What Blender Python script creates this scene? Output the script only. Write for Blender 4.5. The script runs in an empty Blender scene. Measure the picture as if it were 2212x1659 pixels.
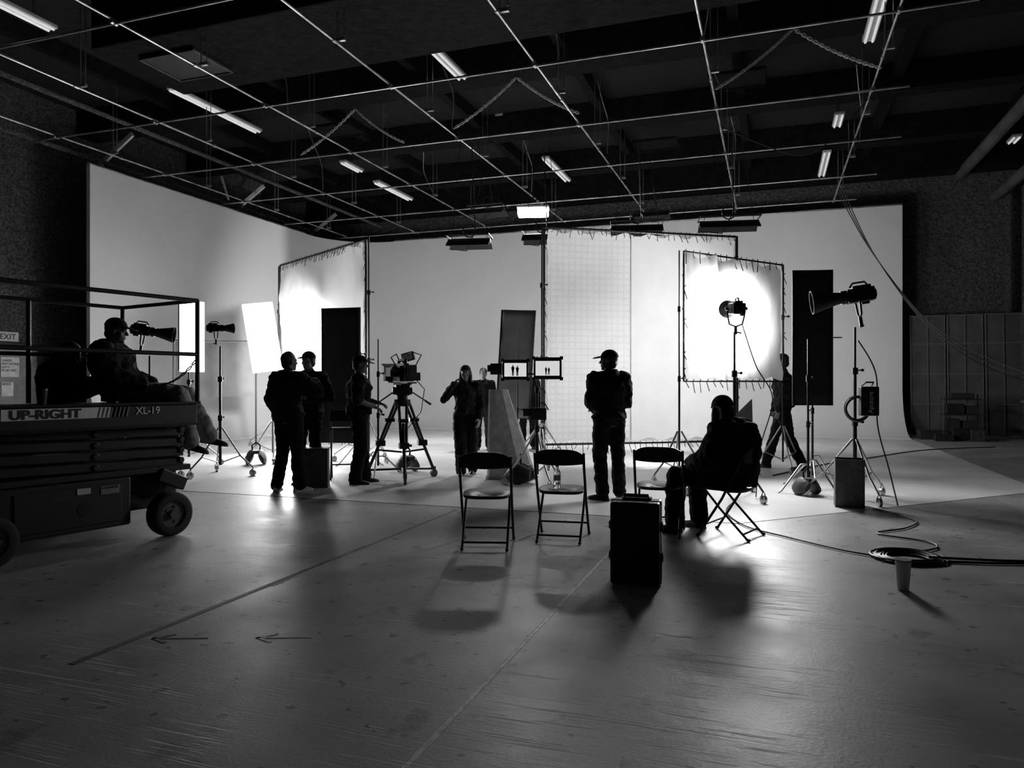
import bpy, math, random
from mathutils import Vector, Matrix, noise
random.seed(7)
V=Vector
TH=math.radians(19.37); CT=math.cos(TH); ST=math.sin(TH)
def R(u,v,z=0.0): return V((u*CT+v*ST, -u*ST+v*CT, z))
COL=bpy.context.scene.collection

# ------------------------------------------------------------------ materials
def mat(name,c,rough=0.6,metal=0.0,bump=None,var=None,emit=0.0,spec=0.5,trans=0.0):
    m=bpy.data.materials.new(name); m.use_nodes=True
    nt=m.node_tree; b=nt.nodes['Principled BSDF']
    b.inputs['Base Color'].default_value=(c,c,c,1); b.inputs['Roughness'].default_value=rough
    b.inputs['Metallic'].default_value=metal
    b.inputs['Specular IOR Level'].default_value=spec
    b.inputs['Transmission Weight'].default_value=trans
    tc=nt.nodes.new('ShaderNodeTexCoord')
    n=nt.nodes.new('ShaderNodeTexNoise'); n.inputs['Scale'].default_value=(var or (6,0.15))[0]; n.inputs['Detail'].default_value=6
    nt.links.new(tc.outputs['Object'],n.inputs['Vector'])
    r=nt.nodes.new('ShaderNodeMapRange'); a=(var or (6,0.15))[1]
    r.inputs['From Min'].default_value=0.3; r.inputs['From Max'].default_value=0.7
    r.inputs['To Min'].default_value=c*(1-a); r.inputs['To Max'].default_value=c*(1+a)
    nt.links.new(n.outputs['Fac'],r.inputs['Value'])
    nt.links.new(r.outputs['Result'],b.inputs['Base Color'])
    if bump:
        n2=nt.nodes.new('ShaderNodeTexNoise'); n2.inputs['Scale'].default_value=bump[0]; n2.inputs['Detail'].default_value=8
        n2.inputs['Roughness'].default_value=0.65
        nt.links.new(tc.outputs['Object'],n2.inputs['Vector'])
        bp=nt.nodes.new('ShaderNodeBump'); bp.inputs['Strength'].default_value=bump[1]; bp.inputs['Distance'].default_value=bump[2]
        nt.links.new(n2.outputs['Fac'],bp.inputs['Height']); nt.links.new(bp.outputs['Normal'],b.inputs['Normal'])
    if emit>0:
        b.inputs['Emission Color'].default_value=(1,1,1,1); b.inputs['Emission Strength'].default_value=emit
    return m

def fabric_mat(name,c,trans=0.45,grid=0.0):
    m=bpy.data.materials.new(name); m.use_nodes=True; nt=m.node_tree
    for n in list(nt.nodes):
        if n.type!='OUTPUT_MATERIAL': nt.nodes.remove(n)
    out=[n for n in nt.nodes if n.type=='OUTPUT_MATERIAL'][0]
    d=nt.nodes.new('ShaderNodeBsdfDiffuse'); t=nt.nodes.new('ShaderNodeBsdfTranslucent'); mx=nt.nodes.new('ShaderNodeMixShader')
    tc=nt.nodes.new('ShaderNodeTexCoord')
    n=nt.nodes.new('ShaderNodeTexNoise'); n.inputs['Scale'].default_value=3; n.inputs['Detail'].default_value=4
    nt.links.new(tc.outputs['Object'],n.inputs['Vector'])
    r=nt.nodes.new('ShaderNodeMapRange'); r.inputs['From Min'].default_value=.3; r.inputs['From Max'].default_value=.7
    r.inputs['To Min'].default_value=c*.93; r.inputs['To Max'].default_value=c
    nt.links.new(n.outputs['Fac'],r.inputs['Value'])
    src=r.outputs['Result']
    if grid>0:
        br=nt.nodes.new('ShaderNodeTexBrick'); br.offset=0; br.inputs['Scale'].default_value=1/grid
        br.inputs['Brick Width'].default_value=1; br.inputs['Row Height'].default_value=1
        br.inputs['Mortar Size'].default_value=0.2; br.inputs['Mortar Smooth'].default_value=.6
        br.inputs['Color1'].default_value=(1,1,1,1); br.inputs['Color2'].default_value=(1,1,1,1); br.inputs['Mortar'].default_value=(.92,.92,.92,1)
        mp=nt.nodes.new('ShaderNodeMapping'); mp.inputs['Rotation'].default_value=(math.radians(90),0,0)
        nt.links.new(tc.outputs['Object'],mp.inputs['Vector']); nt.links.new(mp.outputs['Vector'],br.inputs['Vector'])
        mu=nt.nodes.new('ShaderNodeVectorMath'); mu.operation='MULTIPLY'
        nt.links.new(br.outputs['Color'],mu.inputs[0]); nt.links.new(src,mu.inputs[1]); src=mu.outputs['Vector']
    nt.links.new(src,d.inputs['Color']); nt.links.new(src,t.inputs['Color'])
    mx.inputs[0].default_value=trans
    nt.links.new(d.outputs[0],mx.inputs[1]); nt.links.new(t.outputs[0],mx.inputs[2])
    nt.links.new(mx.outputs[0],out.inputs['Surface'])
    return m

M={}
M['wall']=mat('sprayed_wall',.14,.95,bump=(9,1.0,.3),var=(22,.6))
M['walldark']=mat('sprayed_ceiling',.006,.97,bump=(7,1.0,.10),var=(4,.6))
M['beam']=mat('sprayed_beam',.006,.95,bump=(6,1.0,.3),var=(5,.8),spec=.2)
M['cyc']=mat('white_cyc_paint',.72,.75,var=(.6,.04),bump=(2.5,.15,.02))
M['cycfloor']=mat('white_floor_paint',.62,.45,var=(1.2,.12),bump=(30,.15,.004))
M['black']=mat('matte_black',.008,.75)
M['blackcloth']=mat('black_cloth',.006,.95,bump=(60,.3,.01))
M['plastic']=mat('black_plastic',.010,.4)
M['metal']=mat('brushed_steel',.45,.32,metal=.9)
M['pipe']=mat('galvanised_pipe',.42,.36,metal=.85,var=(3,.5))
M['darkmetal']=mat('dark_metal',.03,.4,metal=.6)
M['grey']=mat('grey_paint',.22,.6)
M['greylt']=mat('light_grey',.5,.55)
M['white']=mat('white_paint',.8,.5)
M['wood']=mat('worn_plywood',.08,.6,var=(14,.4),bump=(25,.3,.004))
M['liftbody']=mat('lift_paint',.020,.45,var=(3,.4))
M['rubber']=mat('tyre_rubber',.018,.8,bump=(40,.4,.005))
M['rim']=mat('wheel_rim',.10,.45)
M['tube']=mat('unlit_tube_stage_glow',.8,.3,emit=.4)  # tubes are off; faint emission stands in for stage light falling on them
M['skin']=mat('skin',.18,.55,var=(20,.1))
M['hair']=mat('hair',.008,.6,bump=(80,.6,.01))
M['jk']=mat('jacket_black',.007,.9,bump=(18,.6,.02),spec=.2)
M['jk2']=mat('jacket_charcoal',.016,.9,bump=(18,.6,.02),spec=.2)
M['jeans']=mat('denim_grey',.24,.8,bump=(22,.5,.02),var=(9,.35))
M['tr']=mat('trousers_black',.007,.9,bump=(16,.6,.02),spec=.2)
M['shoe']=mat('shoe_dark',.02,.6)
M['shoelt']=mat('shoe_light',.5,.6)
M['rock']=mat('rough_canvas',.6,.9,bump=(14,.6,.03),var=(8,.25))
M['flaggrey']=mat('grey_scrim',.5,.9,var=(3,.2))
M['blanket']=mat('grey_blanket',.10,.95,var=(2,.2))
M['bag']=mat('sandbag_nylon',.02,.5,bump=(10,.6,.03))
M['panel']=mat('panel_grey',.07,.8,var=(2,.35),bump=(12,.4,.02))
M['batten']=mat('batten_grey',.11,.7)
M['cable']=mat('cable_rubber',.010,.5)
M['water']=mat('clear_bottle',.95,.08,trans=.9)
M['silk']=fabric_mat('silk_fabric',.78,.45)
M['gridcloth']=fabric_mat('grid_cloth',.74,.5,grid=.11)
M['gridcloth2']=fabric_mat('plain_cloth',.74,.5)
M['led']=mat('led_diffuser',.9,.5,emit=4)
M['ledceil']=mat('led_ceiling',.9,.5,emit=30)
M['screen']=mat('screen_glow',.5,.3,emit=.62)
M['screendark']=mat('screen_figure',.02,.3)
M['letdark']=mat('dark_lettering',.01,.6)
M['letlt']=mat('light_lettering',.8,.6)
M['tape']=mat('dark_tape',.07,.6,var=(20,.6))
M['tapelt']=mat('light_tape',.36,.5,var=(30,.4))
M['tapefaint']=mat('worn_tape',.11,.5,var=(40,.6))
M['faded']=mat('faded_ink',.10,.5)

def floor_material():
    m=bpy.data.materials.new('painted_concrete'); m.use_nodes=True; nt=m.node_tree; L=nt.links
    b=nt.nodes['Principled BSDF']; tc=nt.nodes.new('ShaderNodeTexCoord')
    def nz(s,d=6,vec=None):
        n=nt.nodes.new('ShaderNodeTexNoise'); n.inputs['Scale'].default_value=s; n.inputs['Detail'].default_value=d
        L.new(vec or tc.outputs['Object'],n.inputs['Vector']); return n.outputs['Fac']
    def mr(x,a,bb,c,d):
        r=nt.nodes.new('ShaderNodeMapRange'); r.inputs[1].default_value=a; r.inputs[2].default_value=bb; r.inputs[3].default_value=c; r.inputs[4].default_value=d
        L.new(x,r.inputs[0]); return r.outputs[0]
    def ma(op,x,y):
        q=nt.nodes.new('ShaderNodeMath'); q.operation=op
        for i,w in enumerate((x,y)):
            if isinstance(w,(int,float)): q.inputs[i].default_value=w
            else: L.new(w,q.inputs[i])
        return q.outputs[0]
    base=mr(nz(1.1,12),.3,.7,.19,.37)
    spots=mr(nz(9,2),.66,.69,1,.3)
    spots2=mr(nz(3.1,3),.64,.69,1,.55)
    col=ma('MULTIPLY',ma('MULTIPLY',base,spots),spots2)
    scr=None
    for ang,sc in ((.4,1.0),(-.9,1.3),(1.7,.8),(2.5,1.1),(.9,.6)):
        mp=nt.nodes.new('ShaderNodeMapping'); mp.inputs['Rotation'].default_value=(0,0,ang); mp.inputs['Scale'].default_value=(1.1*sc,42*sc,1); mp.inputs['Location'].default_value=(ang*7,ang*3,0)
        L.new(tc.outputs['Object'],mp.inputs['Vector'])
        f=mr(nz(1.5,2,mp.outputs['Vector']),.645,.69,0,1)
        scr=f if scr is None else ma('MAXIMUM',scr,f)
    gate=mr(nz(1.3,3),.42,.55,0,1); scr=ma('MULTIPLY',scr,gate)
    col=ma('ADD',col,ma('MULTIPLY',scr,.15))
    sx=nt.nodes.new('ShaderNodeSeparateXYZ'); L.new(tc.outputs['Object'],sx.inputs[0])
    wob=ma('MULTIPLY',ma('SUBTRACT',nz(12,4),.5),.02)
    jt=None
    for ax,val,w in (('X',-1.24,.013),('Y',7.25,.012),('Y',5.35,.007),('X',2.6,.006)):
        dd=ma('ABSOLUTE',ma('ADD',ma('SUBTRACT',sx.outputs[ax],val),wob),0)
        f=mr(dd,w*.6,w,1,0); jt=f if jt is None else ma('MAXIMUM',jt,f)
    jr=mr(nz(14,4),.4,.55,.2,1)
    col=ma('ADD',col,ma('MULTIPLY',ma('MULTIPLY',jt,jr),.28))
    L.new(col,b.inputs['Base Color'])
    rg=ma('ADD',mr(nz(1.8,12),.3,.7,.39,.50),ma('MULTIPLY',scr,.12)); L.new(rg,b.inputs['Roughness'])
    b.inputs['Specular IOR Level'].default_value=.75
    h=ma('ADD',ma('MULTIPLY',nz(60,8),.7),ma('MULTIPLY',nz(7,6),.7)); h=ma('SUBTRACT',h,ma('MULTIPLY',jt,1.5)); h=ma('SUBTRACT',h,ma('MULTIPLY',scr,.7))
    bp=nt.nodes.new('ShaderNodeBump'); bp.inputs['Strength'].default_value=.26; bp.inputs['Distance'].default_value=.005
    L.new(h,bp.inputs['Height']); L.new(bp.outputs[0],b.inputs['Normal'])
    return m
M['floor']=floor_material()

# ------------------------------------------------------------------ mesh builder
class MB:
    def __init__(s): s.v=[]; s.f=[]
    def add(s,vs,fs):
        o=len(s.v); s.v+=[tuple(v) for v in vs]; s.f+=[[i+o for i in f] for f in fs]; return s
    def box(s,c,size,rot=None):
        c=V(c); hx,hy,hz=[a/2 for a in size]
        vs=[V((x,y,z)) for x in(-hx,hx) for y in(-hy,hy) for z in(-hz,hz)]
        if rot is not None: vs=[rot@v for v in vs]
        return s.add([c+v for v in vs],[(0,1,3,2),(4,6,7,5),(0,4,5,1),(2,3,7,6),(0,2,6,4),(1,5,7,3)])
    def loft(s,rings,caps=True,closed=True):
        n=len(rings[0]); vs=[p for r in rings for p in r]; fs=[]
        for i in range(len(rings)-1):
            for j in range(n if closed else n-1):
                k=(j+1)%n; fs.append((i*n+j,i*n+k,(i+1)*n+k,(i+1)*n+j))
        if caps and closed:
            fs.append(tuple(range(n-1,-1,-1))); fs.append(tuple((len(rings)-1)*n+j for j in range(n)))
        return s.add(vs,fs)
    def tube(s,pts,r,n=8,caps=True,closed=False):
        pts=[V(p) for p in pts]; N=len(pts)
        rs=r if isinstance(r,(list,tuple)) else [r]*N
        rings=[]; up=None
        for i,p in enumerate(pts):
            if closed: t=pts[(i+1)%N]-pts[i-1]
            else: t=pts[min(i+1,N-1)]-pts[max(i-1,0)]
            if t.length<1e-9: t=V((0,0,1))
            t.normalize()
            if up is None:
                up=V((0,0,1)) if abs(t.z)<.9 else V((1,0,0))
            a=up-t*up.dot(t)
            if a.length<1e-4: a=t.orthogonal()
            a.normalize(); b=t.cross(a); up=a
            rings.append([p+(a*math.cos(2*math.pi*k/n)+b*math.sin(2*math.pi*k/n))*rs[i] for k in range(n)])
        if closed: rings.append(rings[0]); return s.loft(rings,caps=False)
        return s.loft(rings,caps)
    def ell(s,c,rad,rot=None,n=14,m=9):
        c=V(c); rad=(rad,)*3 if isinstance(rad,(int,float)) else rad
        vs=[]; fs=[]
        def tr(x,y,z):
            q=V((x*rad[0],y*rad[1],z*rad[2])); return c+(rot@q if rot is not None else q)
        vs.append(tr(0,0,-1))
        for i in range(1,m):
            ph=-math.pi/2+math.pi*i/m
            for j in range(n):
                a=2*math.pi*j/n; vs.append(tr(math.cos(ph)*math.cos(a),math.cos(ph)*math.sin(a),math.sin(ph)))
        vs.append(tr(0,0,1)); T=len(vs)-1
        for j in range(n):
            k=(j+1)%n; fs.append((0,1+k,1+j))
            for i in range(m-2): fs.append((1+i*n+j,1+i*n+k,1+(i+1)*n+k,1+(i+1)*n+j))
            fs.append((1+(m-2)*n+j,1+(m-2)*n+k,T))
        return s.add(vs,fs)
    def bone(s,p0,r0,p1,r1):
        s.tube([p0,p1],[r0,r1],n=14); s.ell(p0,r0); s.ell(p1,r1); return s
    def arc(s,c,r,tr,a0,a1,n=16,plane='xz'):
        pts=[]
        for i in range(n+1):
            a=a0+(a1-a0)*i/n; x=math.cos(a)*r; y=math.sin(a)*r
            pts.append(V(c)+{'xz':V((x,0,y)),'xy':V((x,y,0)),'yz':V((0,x,y))}[plane])
        return s.tube(pts,tr,n=6)
    def obj(s,name,m,parent=None,loc=(0,0,0),rot=(0,0,0),smooth=False,bevel=0,label=None):
        me=bpy.data.meshes.new(name); me.from_pydata(s.v,[],s.f); me.update()
        ob=bpy.data.objects.new(name,me); COL.objects.link(ob)
        me.materials.append(M[m] if isinstance(m,str) else m)
        if smooth:
            for p in me.polygons: p.use_smooth=True
            try: me.set_sharp_from_angle(angle=math.radians(50))
            except Exception: pass
        ob.location=loc; ob.rotation_euler=rot
        if parent: ob.parent=parent
        if bevel:
            b=ob.modifiers.new('bevel','BEVEL'); b.width=bevel; b.segments=2; b.limit_method='ANGLE'
        if label: ob['label']=label
        return ob
def tag(o,label,cat,group=None):
    o['label']=label; o['category']=cat
    if group: o['group']=group
    return o
def empty(name,loc,rotz,label,cat,group=None):
    e=bpy.data.objects.new(name,None); COL.objects.link(e); e.location=loc; e.rotation_euler=(0,0,rotz); e.empty_display_size=.1
    return tag(e,label,cat,group)
def struct(o): o['kind']='structure'; return o
def text(body,size,m,parent,loc,rot,name='lettering',extrude=.001,align='LEFT',sx=1,bold=0):
    c=bpy.data.curves.new(name,'FONT'); c.body=body; c.size=size; c.extrude=extrude; c.align_x=align; c.offset=bold
    t=bpy.data.objects.new(name+'_src',c); COL.objects.link(t)
    dg=bpy.context.evaluated_depsgraph_get(); me=bpy.data.meshes.new_from_object(t.evaluated_get(dg))
    bpy.data.objects.remove(t)
    ob=bpy.data.objects.new(name,me); COL.objects.link(ob); me.materials.clear(); me.materials.append(M[m])
    ob.parent=parent; ob.location=loc; ob.rotation_euler=rot; ob.scale=(sx,1,1); return ob
D2=math.radians

# ------------------------------------------------------------------ room
RZ=(0,0,-TH)
def rbox(name,u0,u1,v0,v1,z0,z1,m):
    cu,cv=(u0+u1)/2,(v0+v1)/2
    return MB().box((0,0,(z1-z0)/2),(u1-u0,v1-v0,z1-z0)).obj(name,m,loc=R(cu,cv,z0),rot=RZ)
f=MB().box((0,0,-.1),(40,44,.2)).obj('floor','floor',rot=RZ); struct(f)
struct(rbox('wall_left',-15.8,-15.4,-4,23.3,0,7.8,'wall'))
struct(rbox('wall_back',-15.4,6.9,22.9,23.3,0,7.8,'wall'))
struct(rbox('wall_right',6.9,7.3,-4,23.3,0,7.8,'wall'))
struct(rbox('ceiling',-15.8,7.3,-4,23.3,7.8,8.1,'walldark'))
for i,(v,w,zb) in enumerate([(5.2,.5,7.15),(13.2,.55,7.2),(16.6,.45,7.25),(19.8,.45,7.2),(22.3,.6,7.0)]):
    struct(rbox('trim_%d'%(i+1),-15.4,6.9,v-w/2,v+w/2,zb,7.8,'beam'))
for i,u in enumerate([-12.6,-9.6,-6.6,-3.6,-.6,2.4,5.2]):
    struct(rbox('trim_%d'%(i+6),u-.09,u+.09,-4,22.9,7.5,7.8,'beam'))

# cyclorama
cy=empty('cyclorama',R(-5,16),-TH,'tall seamless white painted studio cyclorama with curved cove','studio backdrop')
def cyc():
    H=6.14; rc=1.9; cr=1.35; path=[]
    for i in range(9): path.append((V((-13.9,12+ (21.9-rc-12)*i/8)),V((1,0))))
    for i in range(1,12):
        a=math.pi-(math.pi/2)*i/12
        path.append((V((-13.9+rc+rc*math.cos(a),21.9-rc+rc*math.sin(a))),V((-math.cos(a),-math.sin(a)))))
    for i in range(13): path.append((V((-13.9+rc+(3.3+13.9-rc)*i/12,21.9)),V((0,-1))))
    prof=[(0,H),(0,4),(0,cr)]
    for i in range(1,11):
        a=math.pi/2*i/10; prof.append((cr*(1-math.cos(a)),cr*(1-math.sin(a))+.012))
    mb=MB(); rings=[]
    for p,nn in path:
        ring=[]
        for d,z in prof: q=p+nn*d; ring.append(V((q.x+5,q.y-16,z)))
        q=p+nn*cr; ring.append(V((q.x+5,q.y-16,0.0)))
        q=p-nn*.1; ring.append(V((q.x+5,q.y-16,0.0))); ring.append(V((q.x+5,q.y-16,H)))
        rings.append(ring)
    mb.loft(rings); o=mb.obj('cove_wall','cyc',cy,smooth='auto')
    poly=[(-13.9,7.5),(-.3,7.6),(.87,8.77),(3.3,11.2),(3.3,20.55),(-10.6,20.55),(-12.0,20.3),(-12.55,19.0),(-12.55,12),(-13.9,12)]  # real white paint, but its diagonal front-right edge draws in a light boundary
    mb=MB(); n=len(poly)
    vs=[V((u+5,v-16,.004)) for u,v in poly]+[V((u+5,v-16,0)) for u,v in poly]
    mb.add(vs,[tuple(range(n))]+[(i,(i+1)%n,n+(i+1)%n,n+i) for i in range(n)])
    mb.obj('painted_lit_floor','cycfloor',cy)
    mb=MB(); mb.tube([V((-8.97,-4,6.17)),V((-8.97,3.9,6.17))],.035); mb.obj('top_rail','pipe',cy)
    mb=MB(); mb.tube([V((-6.9,5.97,6.17)),V((8.3,5.97,6.17))],.035); mb.obj('top_rail','pipe',cy)
cyc()

# door + signs on left wall
dr=MB().box((0,0,1.1),(.06,.95,2.2)).obj('door_1','grey',loc=R(-15.37,11.42),rot=RZ); struct(dr)
mb=MB(); mb.tube([(0,-.52,0),(0,-.52,2.25),(0,.52,2.25),(0,.52,0)],.04,n=4); struct(mb.obj('trim_13','panel',loc=R(-15.36,11.42),rot=RZ))
ex=empty('exit_sign',R(-15.33,11.22,2.29),-TH,'small illuminated white exit sign above a door','sign')
MB().box((0,0,.1),(.06,.46,.2)).obj('sign_box',mat('exit_sign_face',.3,.5,emit=.06),ex,bevel=.01)
text('EXIT',.17,'letdark',ex,(.035,-.19,.04),(D2(90),0,D2(90)),bold=.002)
for (dv,z,w,h,tx) in ((11.28,1.74,.40,.42,'DANGER\nHIGH VOLTAGE\nLIGHTS\nIN USE ONLY'),(11.22,1.27,.26,.3,'NOTICE')):
    sg=empty('warning_sign',R(-15.33,dv,z),-TH,'pale printed warning sign fixed on the grey door','sign')
    MB().box((0,0,0),(.01,w,h)).obj('sign_plate','white',sg)
    text(tx,.07,'letdark',sg,(.008,-w*.46,h*.28),(D2(90),0,D2(90)),sx=.75,bold=.001)

# air duct
dk=empty('air_duct',R(-3.2,9.9,6.75),-TH,'large rectangular sprayed black ceiling air duct with dark vents','duct')
MB().box((0,0,.45),(14.2,2.0,.9)).obj('duct_body','beam',dk,bevel=.03)
for x in (-6.0,3.6): 
    mb=MB(); mb.box((x,-.1,-.02),(1.1,.9,.06)); mb.obj('vent','black',dk)
    mb=MB(); mb.tube([(x-.55,-.55,-.06),(x+.55,-.55,-.06),(x+.55,.35,-.06),(x-.55,.35,-.06)],.02,closed=True); mb.obj('vent_frame','panel',dk)
for (u,v,z,ln,r) in ((4.8,16,7.0,13.4,.14),(5.6,17,6.35,11.4,.13)):
    o=MB().tube([(0,-ln/2,0),(0,ln/2,0)],r,n=16).obj('ceiling_duct','panel',loc=R(u,v,z),rot=RZ,smooth='auto'); tag(o,'long round sprayed duct running under the ceiling','duct','round ducts')
for (u,v,z) in ((5.9,21.7,0),(6.1,21.0,0)):
    o=MB().tube([(0,0,0),(0,0,6.4),(.3,.0,6.8),(.7,0,6.9)],.09,n=12).obj('wall_conduit','wall',loc=R(u,v+.9,z),rot=RZ,smooth='auto'); tag(o,'vertical sprayed conduit running up the rough wall','pipe','wall conduits')
for (u,v) in ((-.6,14.6),(-9.3,14.5),(-2.6,17.9)):
    mb=MB(); mb.tube([(-.5,-.4,0),(.5,-.4,0),(.5,.4,0),(-.5,.4,0)],.035,closed=True); mb.box((0,0,.02),(.95,.75,.03))
    tag(mb.obj('ceiling_hatch','beam',loc=R(u,v,7.15),rot=RZ),'square dark framed hatch hanging in the ceiling','hatch','ceiling hatches')

# pipe grid
GZ=6.3
us=[-13.35,-10.85,-8.38,-5.9,-3.41,-.91,1.59]
vs_=[5.0,7.6,10.75,13.5,16.2,18.9,21.3]
for u in us:
    mb=MB(); mb.tube([(0,1,0),(0,21.7,0)],.020)
    for v in vs_: mb.tube([(0,v-.05,-.03),(0,v+.05,-.03)],.04)
    for v in (3,6.1,9.1,12.3,15.2,18.2): mb.tube([(0,v-.04,0),(0,v+.04,0)],.030)
    tag(mb.obj('grid_pipe','pipe',loc=R(u,0,GZ),rot=RZ,smooth='auto'),'long galvanised overhead rigging pipe hung below the ceiling','pipe','lighting grid pipes')
for v in vs_:
    tag(MB().tube([(-14.0,0,0),(2.1+random.random()*.6,0,0)],.020).obj('grid_pipe','pipe',loc=R(0,v,GZ-.05),rot=RZ,smooth='auto'),'long galvanised overhead rigging pipe hung below the ceiling','pipe','lighting grid pipes')
for u in us:
    for v in (6.3,9.2,12.1,14.9,17.6,20.2):
        uu=u+random.uniform(-.02,.02)
        mb=MB(); mb.tube([(0,0,GZ),(0,0,7.8)],.010,n=6); mb.tube([(.11,0,GZ+.1),(.11,0,7.8)],.008,n=5); mb.box((.05,0,GZ+.05),(.16,.05,.05))
        tag(mb.obj('hanger_rod','pipe',loc=R(uu,v,0),rot=RZ),'thin steel hanger rod between ceiling and pipe grid','rod','grid hanger rods')
for v in (12.9,17.5,21.2):
    o=MB().box((0,0,0),(1.5,.06,.10)).obj('wall_bracket','greylt',loc=R(-14.3,v,6.65),rot=(0,D2(-32),-TH)); tag(o,'diagonal steel brace fixed above the white backdrop','bracket','diagonal wall braces')
for (u,z) in ((-14.4,6.45),(-12.2,6.6)):
    tag(MB().tube([(0,8,0),(0,21.6,0)],.05).obj('rail_pipe','wall',loc=R(u,0,z),rot=RZ,smooth='auto'),'thick sprayed pipe running along the stage edge','pipe','stage edge pipes')
def chain(p0,p1,sag,label='steel link chain draped from a ceiling point to the pipe grid'):
    p0=V(p0);p1=V(p1); L=(p1-p0).length; n=int(L/.055); mb=MB(); pts=[]
    for i in range(n+1):
        t=i/n; pts.append(p0.lerp(p1,t)-V((0,0,sag*4*t*(1-t)))-p0)
    for i in range(n):
        a,b=pts[i],pts[i+1]; d=(b-a).normalized(); c=(a+b)/2; s=d.orthogonal().normalized()
        if i%2: s=d.cross(s)
        mb.tube([c+d*.045*math.cos(q)+s*.024*math.sin(q) for q in [k*math.pi/4 for k in range(8)]],.009,n=5,closed=True)
    return tag(mb.obj('chain','greylt',loc=p0),label,'chain','hanging chains')
for u,v in ((-8.3,13.6),(-4.55,13.2),(.35,12.9)):
    chain(R(u,v,7.2),R(u-1.2,v-.2,GZ),.06); chain(R(u,v,7.2),R(u+1.25,v-.2,GZ),.07)
chain(R(-12.3,14.2,GZ),R(-12.1,14.2,5.75),.0); 
def fcable(pts,r,label,grp='floor cables'):
    P=[V(p) for p in pts]; out=[]
    for i in range(len(P)-1):
        p0=P[max(i-1,0)];p1=P[i];p2=P[i+1];p3=P[min(i+2,len(P)-1)]
        for k in range(10):
            t=k/10; out.append(.5*((2*p1)+(-p0+p2)*t+(2*p0-5*p1+4*p2-p3)*t*t+(-p0+3*p1-3*p2+p3)*t**3))
    out.append(P[-1]); o=out[0].copy()
    return tag(MB().tube([q-o for q in out],r,n=6).obj('cable','cable',loc=o,smooth='auto'),label,'cable',grp)
for (u,v,s) in ((-8.4,10.8,.5),(-5.9,12.5,.7),(-3.4,15.0,.6),(-10.8,15.5,.5),(-.9,17.0,.6),(1.6,16.0,.5),(-5.9,17.5,.6),(-3.4,11.2,.5),(-.9,12.0,-.5),(-8.4,17.0,-.6)):
    o=fcable([R(u,v,7.7),R(u+.12*s,v+.2,7.3),R(u+.25*s,v+.4,6.9),R(u+.1,v+.5,GZ)],.009,'loose thin wire dangling between ceiling and grid','hanging wires')
    o.data.materials[0]=M['pipe']

# fluorescent fixtures
def fluo(x,y,L,z=7.05):
    e=empty('fluorescent_fixture',(x,y,z),-TH,'slim ceiling strip light with paired white tubes','light fixture','ceiling strip lights')
    MB().box((0,0,.05),(.2,L,.06)).obj('housing','greylt',e,bevel=.01)
    for s in (-.055,.055): MB().tube([(s,-L/2+.04,0),(s,L/2-.04,0)],.022,n=8).obj('lamp_tube','tube',e,smooth='auto')
    if z<7.6:
        for yy in (-L*.35,L*.35): MB().tube([(0,yy,.07),(0,yy,7.79-z)],.006,n=5).obj('suspension_rod','darkmetal',e)
for (x,y,L,z) in ((-1.3,12.65,2.3,7.05),(-6.15,15.4,2.6,7.05),(-7.75,10.75,2.3,7.05),(5.6,11.3,2.0,7.05),(-3.3,20.6,2.0,6.75),(1.2,19.6,2.2,7.05),(8.1,19.1,2.2,7.05),(7.05,15.9,.8,7.05),(-4.2,19.3,.9,7.05),(-.23,17.7,.5,7.72),(11.6,17.0,.5,7.0)): fluo(x,y,L,z)

# bright ceiling LED
le=empty('ceiling_lamp',(.49,17.0,5.33),D2(-5),'bright rectangular panel lamp hanging from the pipe grid','lamp')
mb=MB(); mb.box((0,0,.12),(.74,.34,.06)); mb.obj('housing','greylt',le,bevel=.015)
MB().box((0,-.02,0),(.7,.30,.17)).obj('diffuser','ledceil',le,bevel=.03)
mb=MB(); mb.tube([(-.3,0,.15),(-.3,0,.3),(.3,0,.3),(.3,0,.15)],.012); mb.tube([(0,0,.3),(0,0,.92)],.015); mb.obj('yoke','darkmetal',le)

def batten(x,y,z,L,rz):
    e=empty('overhead_lamp',(x,y,z),rz,'switched-off black batten lamp hanging on wires from the grid','lamp','hanging batten lamps')
    MB().box((0,0,.06),(L,.14,.10)).obj('housing','darkmetal',e,bevel=.015)
    for s in (-1,1):
        MB().box((0,s*.17,.0),(L,.2,.012),Matrix.Rotation(s*D2(-35),3,'X')).obj('barn_door','black',e)
    mb=MB(); mb.tube([(-L/2,-.25,.16),(L/2,-.25,.16),(L/2,.25,.16),(-L/2,.25,.16)],.018,closed=True); mb.obj('frame','darkmetal',e)
    mb=MB(); mb.arc((0,0,.28),.13,.012,0,2*math.pi); mb.obj('hanging_ring','darkmetal',e)
    for s in (-.42,.42): MB().tube([(s*L,0,.1),(s*L*.5,0,GZ-z)],.006,n=5).obj('wire','darkmetal',e)
    MB().tube([(-L*.3,0,.1),(-L*.5,.1,-.06),(-L*.1,.15,-.1),(.1,.1,.3),(.05,0,GZ-z)],.012,n=6).obj('power_cable','cable',e)
batten(-.87,15,4.22,.88,D2(-8)); batten(.62,15.4,4.4,.8,D2(-8)); batten(2.54,15,4.5,1.05,D2(-8)); batten(4.3,14.6,4.5,1.15,D2(-8))
batten(-.6,18.2,5.6,.9,D2(-19)); batten(3.5,18.5,5.6,.9,D2(-19))

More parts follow.
